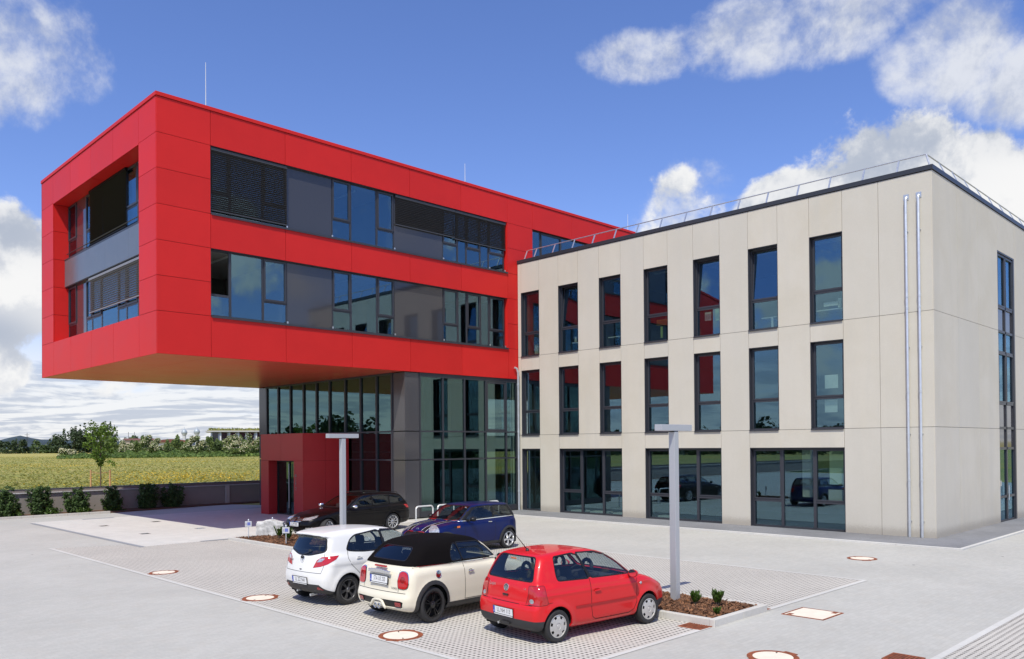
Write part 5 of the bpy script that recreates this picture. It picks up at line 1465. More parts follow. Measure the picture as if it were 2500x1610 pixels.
M_PLW = pmat('plate_white', (0.72, 0.73, 0.73), 0.4); M_PLB = pmat('plate_blue', (0.02, 0.06, 0.42), 0.4); M_PLK = pmat('plate_black', (0.015, 0.015, 0.015), 0.5)
M_WELL = pmat('wheel_well', (0.008, 0.008, 0.008), 0.9)

def ribbon(f, pts, width, side, mat, name, parent, off=.0025, view='side', x_hint=None):
    # thin strip laid on the body along a polyline seen from the side (or rear / top)
    P = [];
    for (a, b), (c, d) in zip(pts[:-1], pts[1:]):
        n = max(2, int(math.hypot(c - a, d - b) / .05))
        for k in range(n): P.append((a + (c - a) * k / n, b + (d - b) * k / n))
    P.append(pts[-1]); P = np.array(P)
    T = np.gradient(P, axis=0); T /= np.linalg.norm(T, axis=1)[:, None] + 1e-9; Nn = np.stack([-T[:, 1], T[:, 0]], 1) * width / 2
    V = []
    for Q in (P - Nn, P, P + Nn):
        if view == 'side': p3 = shoot(f, np.stack([Q[:, 0], np.full(len(Q), side * 1.3), Q[:, 1]], 1), np.array([0, -side, 0]))
        elif view == 'rear': p3 = shoot(f, np.stack([np.full(len(Q), -1.6), Q[:, 0], Q[:, 1]], 1), np.array([1, 0, 0]))
        elif view == 'front': p3 = shoot(f, np.stack([np.full(len(Q), 4.6), Q[:, 0], Q[:, 1]], 1), np.array([-1, 0, 0]))
        else: p3 = shoot(f, np.stack([Q[:, 0], Q[:, 1], np.full(len(Q), 1.9)], 1), np.array([0, 0, -1]))
        g = grad(f, p3); g /= np.linalg.norm(g, axis=1)[:, None] + 1e-9
        V.append(p3 + g * off)
    n = len(P); A = np.concatenate(V); F = []
    for r in (0, 1):
        for i in range(n - 1): F.append((r * n + i, r * n + i + 1, (r + 1) * n + i + 1, (r + 1) * n + i))
    m = MB().add([tuple(v) for v in A], F)
    return m.build(name, mat, parent, smooth=True)
def shoot(f, o, d):
    # march rays onto the body
    p = o.copy()
    for _ in range(60): 
        v = f(p); p = p + np.clip(v, -.08, .25)[:, None] * .7 * d
    return p
def on_body(f, x, z, side): 
    p = shoot(f, np.array([[x, side * 1.3, z]]), np.array([0, -side, 0])); g = grad(f, p)[0]; return Vector(p[0]), Vector(g).normalized()

def wheel(car, x, y, r, w, side, style, steer=0.0):
    # axis along y; side = -1 right, +1 left (outer face)
    M = Matrix.Translation((x, y, r)) @ Matrix.Rotation(R(steer), 4, 'Z') @ Matrix.Rotation(R(-90 * side), 4, 'X')   # local +z -> outward
    rr = style['rim'] * r
    prof = [(rr * .96, -w / 2), (rr * 1.02, -w / 2), (r * .93, -w / 2), (r * .985, -w / 2 + .02), (r, -w / 2 + .045), (r, w / 2 - .045), (r * .985, w / 2 - .02), (r * .93, w / 2 - .002), (r * .86, w / 2 + .003), (rr * 1.03, w / 2 - .004), (rr * .98, w / 2 - .012)]
    t = MB().lathe(prof, 40, M).build('wheel', M_RUBBER, car, smooth='auto')
    m = MB().lathe([(rr * .985, -w / 2 + .01), (rr * .985, w / 2 - .010), (rr * 1.0, w / 2 - .003), (rr * .94, w / 2 - .001), (rr * .90, w / 2 - .02), (rr * .88, -w / 2 + .05)], 40, M)
    n = style['n']; zo = w / 2 - .016
    k = MB().lathe([(rr * .9, zo - .075), (.001, zo - .075)], 30, M); k.build('brake_disc', M_WELL, t)
    if style['type'] == 'spoke':
        for i in range(n):
            for dd in style.get('split', (0,)):
                a = 2 * math.pi * i / n + .2; a2 = a + dd
                u0 = Vector((math.cos(a + dd * .35), math.sin(a + dd * .35), 0)) * rr * .17; u1 = Vector((math.cos(a2), math.sin(a2), 0)) * rr * .94
                t0 = Vector((-math.sin(a), math.cos(a), 0)); w0, w1 = style['w']
                vs = []
                for (u, ww, zz) in ((u0, w0, zo - .004), ((u0 + u1) / 2, (w0 + w1) / 2, zo), (u1, w1, zo - .006)):
                    vs += [u - t0 * ww * rr + Vector((0, 0, zz - .03)), u + t0 * ww * rr + Vector((0, 0, zz - .03)), u + t0 * ww * rr * .7 + Vector((0, 0, zz)), u - t0 * ww * rr * .7 + Vector((0, 0, zz))]
                fs = []
                for j in (0, 4): fs += [(j + a_, j + (a_ + 1) % 4, j + 4 + (a_ + 1) % 4, j + 4 + a_) for a_ in range(4)]
                m.add([M @ v for v in vs], fs)
        m.lathe([(rr * .26, zo - .03), (rr * .26, zo - .006), (rr * .20, zo + .002), (.001, zo + .002)], 24, M)
    else:                                 # pressed hub cap with n openings near the rim
        zc = zo + .008; ring = []
        N = n * 8; R0, R1, R2 = rr * .30, rr * .68, rr * .90
        vs = []; fs = []
        for i in range(N):
            a = 2 * math.pi * i / N
            for (q, zz) in ((R0, zc + .012), (R1, zc + .004), (R2, zc - .002), (rr * .99, zc - .012)): vs.append(M @ Vector((q * math.cos(a), q * math.sin(a), zz)))
        for i in range(N):
            j = (i + 1) % N
            for q in range(3):
                if q == 1 and (i % 8) in (0, 1, 2): continue
                fs.append((i * 4 + q, i * 4 + q + 1, j * 4 + q + 1, j * 4 + q))
        m.add(vs, fs); m.lathe([(R0, zc + .012), (R0 * .95, zc + .004), (R0 * .6, zc + .004), (R0 * .55, zc + .010), (.001, zc + .012)], 24, M)
    m.build('rim', style['mat'], t, smooth='auto')
    if style.get('cap') is not None:
        MB().lathe([(rr * .15, zo + .004), (rr * .13, zo + .010), (.001, zo + .011)], 20, M).build('hub_cap', style['cap'], t, smooth=True)
    return t

def plate(car, text, c, yaw=180.0, tilt=0.0, w=.52, h=.112, holder=True):
    M = Matrix.Translation(c) @ Matrix.Rotation(R(yaw + 90), 4, 'Z') @ Matrix.Rotation(R(90 - tilt), 4, 'X')   # local x right, y up, z out
    p = MB().box(-w / 2 - .012, w / 2 + .012, -h / 2 - (.032 if holder else .01), h / 2 + .01, -.012, 0).xform(M).build('number_plate', M_PLK, car, bevel=.002)
    MB().box(-w / 2, w / 2, -h / 2, h / 2, 0, .0035).xform(M).build('plate_face', M_PLW, p)
    MB().box(-w / 2, -w / 2 + .045, -h / 2, h / 2, .0036, .005).xform(M).build('country_band', M_PLB, p)
    place_text(text, .105, M @ Matrix.Translation((.024, .002, .0046)), M_PLK, p, 'plate_lettering', sx=min(1.0, .80 * 8.5 / max(len(text), 1)))
    place_text('D', .04, M @ Matrix.Translation((-w / 2 + .022, -.03, .0056)), M_PLW, p, 'country_letter')
    if holder: MB().box(-w / 2 + .01, w / 2 - .01, -h / 2 - .026, -h / 2 - .012, 0, .002).xform(M).build('holder_strip', M_PLW, p)
    return p

def roundel(car, c, n, r, mat, strokes=(), name='emblem', bg=None):
    z = Vector(n).normalized(); x = Vector((0, 0, 1)).cross(z).normalized(); y = z.cross(x)
    M = Matrix(((x.x, y.x, z.x, c[0]), (x.y, y.y, z.y, c[1]), (x.z, y.z, z.z, c[2]), (0, 0, 0, 1)))
    m = MB().lathe([(r, -.01), (r, .004), (r * .97, .007), (r * .86, .007), (r * .84, .003)], 28, M)
    for (a, b) in strokes:
        A, B = Vector((a[0] * r, a[1] * r, .004)), Vector((b[0] * r, b[1] * r, .004)); d = (B - A); t = Vector((-d.y, d.x, 0)).normalized() * r * .075
        m.add([M @ (A + t), M @ (A - t), M @ (B - t), M @ (B + t), M @ (A + t + Vector((0, 0, .004))), M @ (A - t + Vector((0, 0, .004))), M @ (B - t + Vector((0, 0, .004))), M @ (B + t + Vector((0, 0, .004)))],
              [(4, 5, 6, 7), (0, 1, 5, 4), (1, 2, 6, 5), (2, 3, 7, 6), (3, 0, 4, 7)])
    e = m.build(name, mat, car, smooth='auto')
    MB().lathe([(r * .88, .002), (.001, .0025)], 24, M).build('emblem_field', bg or M_FRAME, e)
    return e

def seat(car, x, y, z=.30, w=.5, ring=False, hz=1.02):
    m = MB().obox((x + .25, y, z + .14), (.26, 0, .03), (0, w / 2, 0), (-.005, 0, .09)).obox((x - .02, y, z + .44), (-.06, 0, .31), (0, w / 2 * .94, 0), (.06, 0, .012))
    s = m.build('seat', M_SEAT, car, bevel=.035)
    if ring:
        pts = [];
        for k in range(13):
            a = math.pi * (-.15 + 1.3 * k / 12); pts.append((x - .10, y + .115 * math.cos(a), hz + .10 + .115 * math.sin(a)))
        MB().tube(pts, .034, 8).build('headrest', M_SEAT, s, smooth=True)
    else:
        MB().obox((x - .10, y, hz + .10), (-.02, 0, .09), (0, .13, 0), (.045, 0, .01)).build('headrest', M_SEAT, s, bevel=.03)
    return s

def build_car(name, S, label, loc, rz, scale, group='parked cars'):
    scale = scale if isinstance(scale, tuple) else (scale,) * 3
    car = thing(name, label, 'car', (loc[0], loc[1], .004), R(rz), group); car.scale = scale
    f = body_fn(S)
    L = np.array(S['lower']); hw = max(p[1] for p in S['W']) + .12
    V, F = surfnet(f, (L[:, 0].min() - .15, -hw, .05), (L[:, 0].max() + .15, hw, 1.62), S.get('h', .047))
    V = project(f, V, 3)
    bm = bmesh.new()
    vs = [bm.verts.new(v) for v in V]
    for q in F:
        try: bm.faces.new([vs[i] for i in q])
        except ValueError: pass
    bmesh.ops.recalc_face_normals(bm, faces=bm.faces); bm.normal_update()
    C = Cutter(bm); rids = {'paint': 0}; mats = {'paint': S['paint']}; insets = {}
    def rid(n, mat, inset=0.0):
        if n not in rids: rids[n] = len(rids); mats[n] = mat; insets[n] = inset
        return rids[n]
    for (n, mat, view, P, both, kw) in S['cuts']:
        az = PROJ.get(view, view); k = dict(kw)
        r = k.pop('r', 0); seal = k.pop('seal', 0); ins = k.pop('inset', 0.0); hole = k.pop('hole', False); smat = k.pop('smat', M_TRIM)
        Q = rounded(P, r) if r else P
        for mir in ((False, True) if both else (False,)):
            nm = n + ('#%d' % len(rids))
            if seal: C.cut(rounded(grow(P, seal), r + seal) if r else grow(P, seal), az, rid('window_seal#%d' % len(rids), smat), mir, **k)
            if k.get('merge'): pass
            C.cut(Q, az, rid(nm if not hole else 'hole', mat, ins), mir, **k)
    if 'classify' in S:
        for (co, no) in S.get('planes', ()):
            bmesh.ops.bisect_plane(bm, geom=list(bm.verts) + list(bm.edges) + list(bm.faces), dist=1e-5, plane_co=co, plane_no=no)
        bm.normal_update()
        for q in bm.faces:
            c = q.calc_center_median(); inv = [k for k, v in rids.items() if v == q.material_index][0]
            o = S['classify'](c, q.normal, inv)
            if o: q.material_index = rid(o[0], o[1])
    if 'hole' in rids:
        bmesh.ops.delete(bm, geom=[q for q in bm.faces if q.material_index == rids['hole']], context='FACES'); del rids['hole']
    P = np.array([v.co for v in bm.verts]); P = project(f, P, 2)
    for v, p in zip(bm.verts, P): v.co = p
    bm.verts.index_update()
    objs = {}
    for n, r in rids.items():
        nm = n.split('#')[0]
        g = mats[n] in (M_CGLASS, M_CGLASSD)
        o = mesh_from('body' if n == 'paint' else nm, bm, r, f, mats[n], car, insets.get(n, 0.0), .03 if n in ('paint', 'soft_top') else 0, M_CABIN if n in ('paint', 'soft_top') else None)
        objs.setdefault(nm, []).append(o)
    bm.free()
    # wheel wells, floor
    Ra, rw = S['Ra'], S['rw']
    for ax in (0, S['wb']):
        for sd in (-1, 1):
            yo = sd * (float(curve(S['W'])(ax)) - .045); yi = sd * (float(curve(S['W'])(ax)) - .33); n = 16; v = []; fs = []
            for i in range(n + 1):
                a = -.35 + (math.pi + .7) * i / n
                for yy in (yo, yi): v.append((ax + Ra * 1.02 * math.cos(a), yy, rw + Ra * 1.02 * math.sin(a)))
            for i in range(n): fs.append((2 * i, 2 * i + 2, 2 * i + 3, 2 * i + 1))
            v.append((ax, yi, rw)); k = len(v) - 1
            for i in range(n): fs.append((2 * i + 1, 2 * i + 3, k))
            MB().add(v, fs).build('wheel_well', M_WELL, car)
    yw = S['track'] / 2
    for ax in (0, S['wb']):
        for sd in (-1, 1): wheel(car, ax, sd * yw, S['rw'], S['tw'], sd, S['wheel'], S.get('steer', 0) if ax else 0)
    # cabin: seats, dash, steering wheel, parcel shelf
    sx = S.get('seats', (1.35, .45))
    for sd in (-1, 1):
        seat(car, sx[0], sd * .36, .28, ring=S.get('ring', False), hz=S.get('hz', .98))
    for sd in (-1, 0, 1) if S.get('bench3') else (-1, 1): seat(car, sx[1], sd * .36, .28, .55, ring=S.get('ring', False), hz=S.get('hz', .98) - .06)
    dxx = S.get('dash', 1.95)
    MB().obox((dxx, 0, .80), (.16, 0, 0), (0, .66, 0), (0, 0, .09)).build('dashboard', M_CABIN, car, bevel=.05)
    sw = [(dxx - .30 + .10 * math.sin(2 * math.pi * k / 20), .36 + .18 * math.cos(2 * math.pi * k / 20), .86 + .155 * math.sin(2 * math.pi * k / 20)) for k in range(21)]
    MB().tube(sw, .016, 6, cap=False).build('steering_wheel', M_SEAT, car, smooth=True)
    MB().box(-.3, S['wb'] - .4, -.68, .68, .26, .30).build('floor_pan', M_CABIN, car)
    if S.get('shelf'): MB().box(S['shelf'][0], S['shelf'][1], -.56, .56, S['shelf'][2] - .02, S['shelf'][2]).build('parcel_shelf', M_CABIN, car)
    for k, (pts, wdt) in enumerate(S.get('seams', ())):
        for sd in (-1, 1): ribbon(f, pts, wdt, sd, M_WELL, 'panel_gap', car)
    for (pts, wdt, view) in S.get('gaps', ()): ribbon(f, pts, wdt, 1, M_WELL, 'panel_gap', car, view=view)
    for (x, z, kind, mat) in S.get('handles', ()):
        for sd in (-1, 1):
            p, n = on_body(f, x, z, sd)
            MB().obox(p + n * .022, (.075, 0, .004), n * .010, (0, 0, .013)).build('door_handle', mat, car, bevel=.008)
            MB().lathe([(.045, .001), (.03, -.006), (.001, -.010)], 16, Matrix.Translation(p + n * .003) @ Matrix.Rotation(R(-90 * sd), 4, 'X') @ Matrix.Diagonal((1.3, .8, 1, 1))).build('handle_recess', M_TRIM if mat is not S['paint'] else mat, car)
    if 'mirror' in S:
        mx, my, mz, mm = S['mirror']
        for sd in (-1, 1):
            m = MB(); n = 10; v = []; fs = []
            for i in range(n + 1):
                t = i / n; q = math.sin(math.pi * min(1, .08 + t * .92)) ** .5
                for k in range(12):
                    a = 2 * math.pi * k / 12
                    v.append((mx + .10 * (t - .2) * 1.1, sd * (my + .105 * math.cos(a) * (1 - .55 * t ** 2)), mz + .072 * math.sin(a) * (1 - .55 * t ** 2)))
            for i in range(n):
                for k in range(12): fs.append((i * 12 + k, i * 12 + (k + 1) % 12, (i + 1) * 12 + (k + 1) % 12, (i + 1) * 12 + k))
            fs.append(tuple(range(n * 12, n * 12 + 12)))
            m.add(v, fs)
            o = m.build('mirror', mm, car, smooth=True)
            MB().lathe([(.092, 0), (.001, 0)], 16, Matrix.Translation((mx - .018, sd * my, mz)) @ Matrix.Rotation(R(-90), 4, 'Y') @ Matrix.Diagonal((.68, 1.0, 1, 1))).build('mirror_glass', M_CHROME, o)
            MB().obox((mx + .05, sd * (my - .13), mz - .05), (.03, 0, 0), (0, .06, 0), (0, 0, .018)).build('mirror_arm', M_TRIM, o)
    return car, f, objs
def paint(name, col, metal=0.0, rough=.35): return pmat(name, col, rough, metal=metal, coat=.55, coat_rough=.03, spec=.25)
P_RED = paint('red_car_paint', (0.60, 0.010, 0.014)); P_WHITE = paint('white_car_paint', (0.71, 0.71, 0.70)); P_CREAM = paint('cream_car_paint', (0.70, 0.655, 0.53))
P_BLUE = pmat('blue_car_paint', (0.003, 0.010, 0.080), .3, metal=.1, coat=.3, coat_rough=.03, spec=.2); P_BLACK = pmat('black_car_paint', (0.004, 0.0035, 0.004), .3, coat=.3, coat_rough=.03, spec=.12)
M_SOFT = pmat('black_soft_top_cloth', (0.0045, 0.0036, 0.004), .95, spec=.1, var=.12, vscale=25, bump=.2, bscale=120)
M_ALU = pmat('silver_alloy', (0.62, 0.63, 0.65), .25, metal=.7); M_GUN = pmat('gunmetal_alloy', (0.20, 0.20, 0.21), .28, metal=.8); M_BLKAL = pmat('black_alloy', (0.012, 0.012, 0.013), .22, spec=.6)
M_CAP = pmat('silver_hub_cap', (0.52, 0.51, 0.49), .38, metal=.35, var=.06, vscale=12)

# ---------------------------------------------------------------- red three-door hatchback
RED = dict(wb=2.32, Ra=.335, rw=.275, tw=.17, track=1.45, paint=P_RED, flare=.022, k1=.10, k2=.10, k3=.03,
    lower=[(-.40, .20), (-.50, .24), (-.545, .36), (-.55, .52), (-.53, .62), (-.495, .66), (-.48, .80), (-.455, .95), (-.38, 1.0), (.6, .995), (1.8, .985), (2.08, .965), (2.42, .905), (2.74, .80), (2.98, .66), (3.07, .52), (3.08, .36), (3.0, .22), (2.8, .19), (.2, .18)],
    cabin=[(-.43, .85), (-.44, .99), (-.33, 1.21), (-.23, 1.40), (-.12, 1.445), (.25, 1.475), (.75, 1.485), (1.15, 1.455), (1.45, 1.37), (1.75, 1.18), (2.10, .95), (2.05, .85)],
    W=[(-.58, .76), (-.44, .805), (-.2, .805), (.1, .80), (1.0, .815), (2.0, .805), (2.5, .765), (2.8, .69), (3.02, .58)],
    S=[(.15, .90), (.30, .975), (.50, 1.0), (.72, 1.0), (.92, .965), (1.05, .92)],
    CW=[(.8, .79), (1.0, .755), (1.2, .685), (1.36, .615), (1.5, .52)], CX=[(-.5, .90), (-.1, .97), (.8, 1.0), (1.5, .985), (2.1, .93)],
    bow=(.22, .10, .18, .10), crease=((.80, .008, .02),),
    cuts=[
        ('door_pillar', M_TRIM, 'side', [(.58, 1.412), (.77, 1.003), (.88, 1.003), (.69, 1.412)], 1, {}),
        ('quarter_window', M_CGLASS, 'side', [(.07, 1.02), (.06, 1.15), (.10, 1.385), (.60, 1.415), (.79, 1.0)], 1, dict(r=.05, seal=.022, inset=.006)),
        ('door_window', M_CGLASS, 'side', [(.855, 1.005), (.665, 1.415), (1.12, 1.40), (1.36, 1.335), (1.60, 1.19), (1.86, .985)], 1, dict(r=.035, seal=.022, inset=.006)),
        ('rear_window', M_CGLASS, 'rear', [(-.585, 1.03), (-.46, 1.385), (.46, 1.385), (.585, 1.03)], 0, dict(r=.06, seal=.022, inset=.006, nmin=.25)),
        ('windscreen', M_CGLASS, 'front', [(-.66, .99), (-.54, 1.38), (.54, 1.38), (.66, .99)], 0, dict(r=.06, seal=.02, inset=.006, nmin=.3)),
        ('tail_light', M_LRED, -135, [(.085, .955), (.345, .965), (.415, .66), (.07, .655)], 1, dict(r=.035, seal=.008, inset=-.004)),
        ('reverse_light', M_LCLR, -135, circ(.135, .715, .038, 14), 1, dict(inset=-.006)),
        ('headlight', M_LCLR, -45, circ(1.66, .735, .105, 18), 1, dict(seal=.008, inset=-.003)),
        ('x', None, 'side', circ(0, .275, .335, 28), 1, dict(hole=True, ymin=.52)), ('x', None, 'side', circ(2.32, .275, .335, 28), 1, dict(hole=True, ymin=.52))],
    planes=[((0, 0, .395), (0, 0, 1)), ((-.18, 0, 0), (1, 0, 0)), ((2.62, 0, 0), (1, 0, 0))],
    classify=lambda c, n, k: ('lower_bumper#r' if c.x < 1 else 'lower_bumper#f', M_CLAD) if k == 'paint' and c.z < .395 and (c.x < -.18 or c.x > 2.62) else None,
    wheel=dict(type='cap', n=7, rim=.70, mat=M_CAP, cap=M_GUN), ring=True, hz=1.03, shelf=(-.38, .1, .93), seats=(1.25, .42), dash=1.85,
    seams=[([(.80, .985), (.80, .50), (.84, .33), (.92, .275), (1.80, .275), (1.92, .33), (1.98, .46), (2.02, .97)], .010), ([(-.12, .68), (-.42, .67)], .006)],
    gaps=[([(-.66, .645), (.66, .645)], .010, 'rear'), ([(-.52, .66), (-.575, .95)], .008, 'rear'), ([(.52, .66), (.575, .95)], .008, 'rear'), ([(-.62, 2.12), (-.60, 2.4), (-.45, 2.78), (0, 2.9), (.45, 2.78), (.60, 2.4), (.62, 2.12)], .008, 'x')][:3],
    handles=[(.95, .775, 0, P_RED)], mirror=(1.80, .89, .99, P_RED))
def red_car():
    car, f, ob = build_car('parked_car', RED, 'bright red three door hatchback with silver hubcaps, nearest the planted kerb', (10.27, 10.0), -6.0, (.965, 1.01, 1.0))
    plate(car, 'LL NH 113', (-.556, 0, .485), tilt=-4)
    ribbon(f, [(.42, .545), (1.96, .545)], .035, -1, pmat('red_trim', (.34, .008, .010), .4), 'side_strip', car, off=.010); ribbon(f, [(.42, .545), (1.96, .545)], .035, 1, pmat('red_trim', (.34, .008, .010), .4), 'side_strip', car, off=.010)
    p = shoot(f, np.array([[-1.6, 0, .88]]), np.array([1, 0, 0]))[0]
    roundel(car, tuple(p + np.array([-.006, 0, 0])), (-1, 0, .12), .062, M_CHROME, [((-.45, .75), (-.12, -.05)), ((-.12, -.05), (0, .25)), ((0, .25), (.12, -.05)), ((.12, -.05), (.45, .75)), ((-.75, .2), (-.38, -.75)), ((-.38, -.75), (0, .05)), ((0, .05), (.38, -.75)), ((.38, -.75), (.75, .2))])
    MB().box(-.505, -.485, -.07, .07, .745, .775).build('boot_catch', M_BLACK, car, bevel=.006)
    for (tx, y, s) in (('Lupo', .40, .085), ('1.4', -.46, .055)):
        q = shoot(f, np.array([[-1.6, y, .90]]), np.array([1, 0, 0]))[0]
        place_text(tx, s, Matrix.Translation(tuple(q + np.array([-.008, 0, 0]))) @ Matrix.Rotation(R(-90), 4, 'Z') @ Matrix.Rotation(R(83), 4, 'X'), M_CHROME, car, 'badge_lettering')
    MB().tube([(.02, 0, 1.475), (-.16, 0, 1.66), (-.42, 0, 1.93)], [.009, .006, .004], 6).build('aerial', M_BLACK, car); MB().lathe([(.035, 0), (.03, .02), (.012, .045), (.001, .046)], 12, Matrix.Translation((.02, 0, 1.46))).build('aerial_foot', M_BLACK, car, smooth=True)
    p, n = on_body(f, 2.12, .775, -1)
    MB().lathe([(.028, .001), (.022, .010), (.001, .013)], 14, Matrix.Translation(p) @ Matrix.Rotation(R(90), 4, 'X')).build('indicator_light', M_LCLR, car, smooth=True)
    MB().tube([(-.40, .16, .27), (-.53, .16, .26)], .022, 10).build('exhaust', M_STEEL, car)
    MB().box(-.549, -.52, -.16, .06, .275, .315).build('tow_recess', M_BLACK, car)
    MB().obox((-.30, 0, 1.36), (.004, 0, .002), (0, .07, 0), (-.008, 0, .014)).build('window_sticker', M_LORG, car)
    MB().tube([(1.52, -.02, 1.30), (1.52, -.02, 1.19)], .004, 5).lathe([(.015, -.05), (.02, 0), (.001, .04)], 8, Matrix.Translation((1.52, -.02, 1.16))).build('hanging_charm', M_BLACK, car)
    MB().box(1.50, 1.53, -.12, .12, 1.30, 1.36).build('inner_mirror', M_BLACK, car, bevel=.01)

# ---------------------------------------------------------------- white five-door hatchback
WHITE = dict(wb=2.49, Ra=.345, rw=.30, tw=.19, track=1.475, paint=P_WHITE, flare=.030, k1=.14, k2=.11, k3=.05,
    lower=[(-.38, .22), (-.56, .25), (-.645, .36), (-.67, .50), (-.655, .62), (-.61, .80), (-.565, .97), (-.45, 1.045), (.2, 1.03), (1.0, 1.0), (1.9, .975), (2.2, .95), (2.65, .865), (3.0, .74), (3.2, .60), (3.28, .45), (3.26, .30), (3.12, .2), (2.8, .19), (.2, .19)],
    cabin=[(-.52, .85), (-.535, 1.0), (-.42, 1.22), (-.35, 1.335), (-.47, 1.36), (-.48, 1.42), (-.15, 1.462), (.4, 1.482), (.95, 1.477), (1.42, 1.435), (1.74, 1.325), (2.05, 1.12), (2.28, .93), (2.2, .85)],
    W=[(-.70, .70), (-.55, .80), (-.3, .83), (.1, .84), (1.0, .835), (2.0, .835), (2.6, .805), (3.0, .73), (3.3, .60)],
    S=[(.15, .90), (.30, .965), (.50, .995), (.70, 1.0), (.90, .975), (1.05, .93)],
    CW=[(.8, .80), (1.0, .775), (1.2, .70), (1.38, .625), (1.5, .54)], CX=[(-.55, .84), (-.2, .93), (.6, 1.0), (1.4, .985), (2.2, .92)],
    h=.040, bow=(.22, .20, .18, .17), crease=((.83, .012, .035),), 
    cuts=[
        ('door_pillar', M_TRIM, 'side', [(.93, 1.40), (1.0, 1.025), (1.17, 1.025), (1.11, 1.40)], 1, {}),
        ('rear_door_window', M_CGLASS, 'side', [(.06, 1.085), (.17, 1.25), (.32, 1.335), (.98, 1.395), (1.05, 1.03), (.48, 1.035), (.2, 1.06)], 1, dict(r=.05, seal=.03, inset=.006)),
        ('front_door_window', M_CGLASS, 'side', [(1.12, 1.03), (1.06, 1.395), (1.42, 1.375), (1.68, 1.285), (1.90, 1.13), (2.02, 1.01)], 1, dict(r=.04, seal=.03, inset=.006)),
        ('rear_window', M_CGLASSD, 'rear', [(-.60, 1.085), (-.47, 1.345), (.47, 1.345), (.60, 1.085), (.2, 1.0), (-.2, 1.0)], 0, dict(r=.07, seal=.03, inset=.005, nmin=.2)),
        ('windscreen', M_CGLASS, 'front', [(-.66, .99), (-.54, 1.39), (.54, 1.39), (.66, .99)], 0, dict(r=.06, seal=.02, inset=.006, nmin=.3)),
        ('tail_light', M_LRED, -135, [(-.15, .755), (-.06, .905), (.05, .968), (.22, .985), (.40, .99), (.35, .925), (.19, .84), (.02, .785)], 1, dict(r=.012, inset=-.005)),
        ('reverse_light', M_LCLR, -135, [(-.065, .865), (.01, .94), (.135, .95), (.05, .88)], 1, dict(r=.01, inset=-.007)),
        ('headlight', M_LCLR, -45, [(1.62, .83), (1.95, .78), (2.02, .68), (1.78, .68)], 1, dict(r=.04, inset=-.003)),
        ('lower_bumper', M_CLAD, 'rear', [(-.86, .10), (-.86, .27), (-.74, .33), (-.58, .435), (.58, .435), (.74, .33), (.86, .27), (.86, .10)], 0, dict(nmin=.05, xmax=.1)),
        ('reflector', M_LDRED, 'rear', [(.50, .335), (.53, .39), (.56, .395), (.68, .335)], 1, dict(inset=-.003)),
        ('x', None, 'side', circ(0, .30, .345, 28), 1, dict(hole=True, ymin=.54)), ('x', None, 'side', circ(2.49, .30, .345, 28), 1, dict(hole=True, ymin=.54))],
    wheel=dict(type='spoke', n=6, split=(-.11, .11), w=(.05, .05), rim=.70, mat=M_GUN, cap=M_GUN), hz=1.03, shelf=(-.45, .1, .98), seats=(1.35, .5), dash=2.0, bench3=False,
    seams=[([(.06, 1.06), (.02, .92), (.08, .80), (.32, .58), (.42, .40), (.52, .27), (1.0, .26)], .010), ([(1.10, 1.0), (1.08, .30), (1.0, .26)], .010), ([(1.12, .26), (1.95, .28), (2.03, .5), (2.05, .95)], .010)],
    gaps=[([(-.62, .66), (-.66, .80), (-.60, 1.05)], .008, 'rear'), ([(.62, .66), (.66, .80), (.60, 1.05)], .008, 'rear'), ([(-.62, .66), (.62, .66)], .008, 'rear')],
    handles=[(.30, .90, 0, P_WHITE), (1.28, .885, 0, P_WHITE)], mirror=(1.93, .93, 1.02, P_WHITE))
def white_car():
    car, f, ob = build_car('parked_car', WHITE, 'white five door hatchback with dark alloy wheels, leftmost of the three facing away', (9.60, 15.41), 3.0, (.96, 1.0, 1.05))
    plate(car, 'LL ZZ 544', (-.672, 0, .50), tilt=-6)
    p = shoot(f, np.array([[-1.6, 0, .90]]), np.array([1, 0, 0]))[0]
    roundel(car, tuple(p + np.array([-.005, 0, 0])), (-1, 0, .2), .068, M_CHROME, [((-.8, .1), (-.3, .35)), ((-.3, .35), (0, -.1)), ((0, -.1), (.3, .35)), ((.3, .35), (.8, .1))], bg=P_WHITE)
    ribbon(f, [(.0, .985), (-.02, .995), (-.20, 1.06)], .018, 1, M_BLACK, 'rear_wiper', car, off=.02, view='rear')
    MB().lathe([(.035, 0), (.03, .03), (.001, .035)], 14, Matrix.Translation((-.60, -.02, .945)) @ Matrix.Rotation(R(-80), 4, 'Y')).build('wiper_hub', M_BLACK, car, smooth=True)
    q = shoot(f, np.array([[-1.6, .44, .86]]), np.array([1, 0, 0]))[0]
    place_text('mazda', .065, Matrix.Translation(tuple(q + np.array([-.012, 0, 0]))) @ Matrix.Rotation(R(-90), 4, 'Z') @ Matrix.Rotation(R(78), 4, 'X'), M_GUN, car, 'badge_lettering')
    MB().tube([(-.45, -.32, .225), (-.62, -.32, .22)], .028, 10).build('exhaust', M_STEEL, car); MB().tube([(-.5, .13, .27), (-.66, .10, .27)], .02, 8).build('tow_hook', M_STEEL, car)
    MB().box(-.648, -.60, -.03, .03, .70, .715).build('boot_catch', M_BLACK, car)
    MB().lathe([(.11, 0), (.09, .05), (.001, .07)], 12, Matrix.Translation((-.30, -.12, .985))).build('cap_on_shelf', pmat('brown_hat', (.22, .10, .05), .9), car, smooth=True)

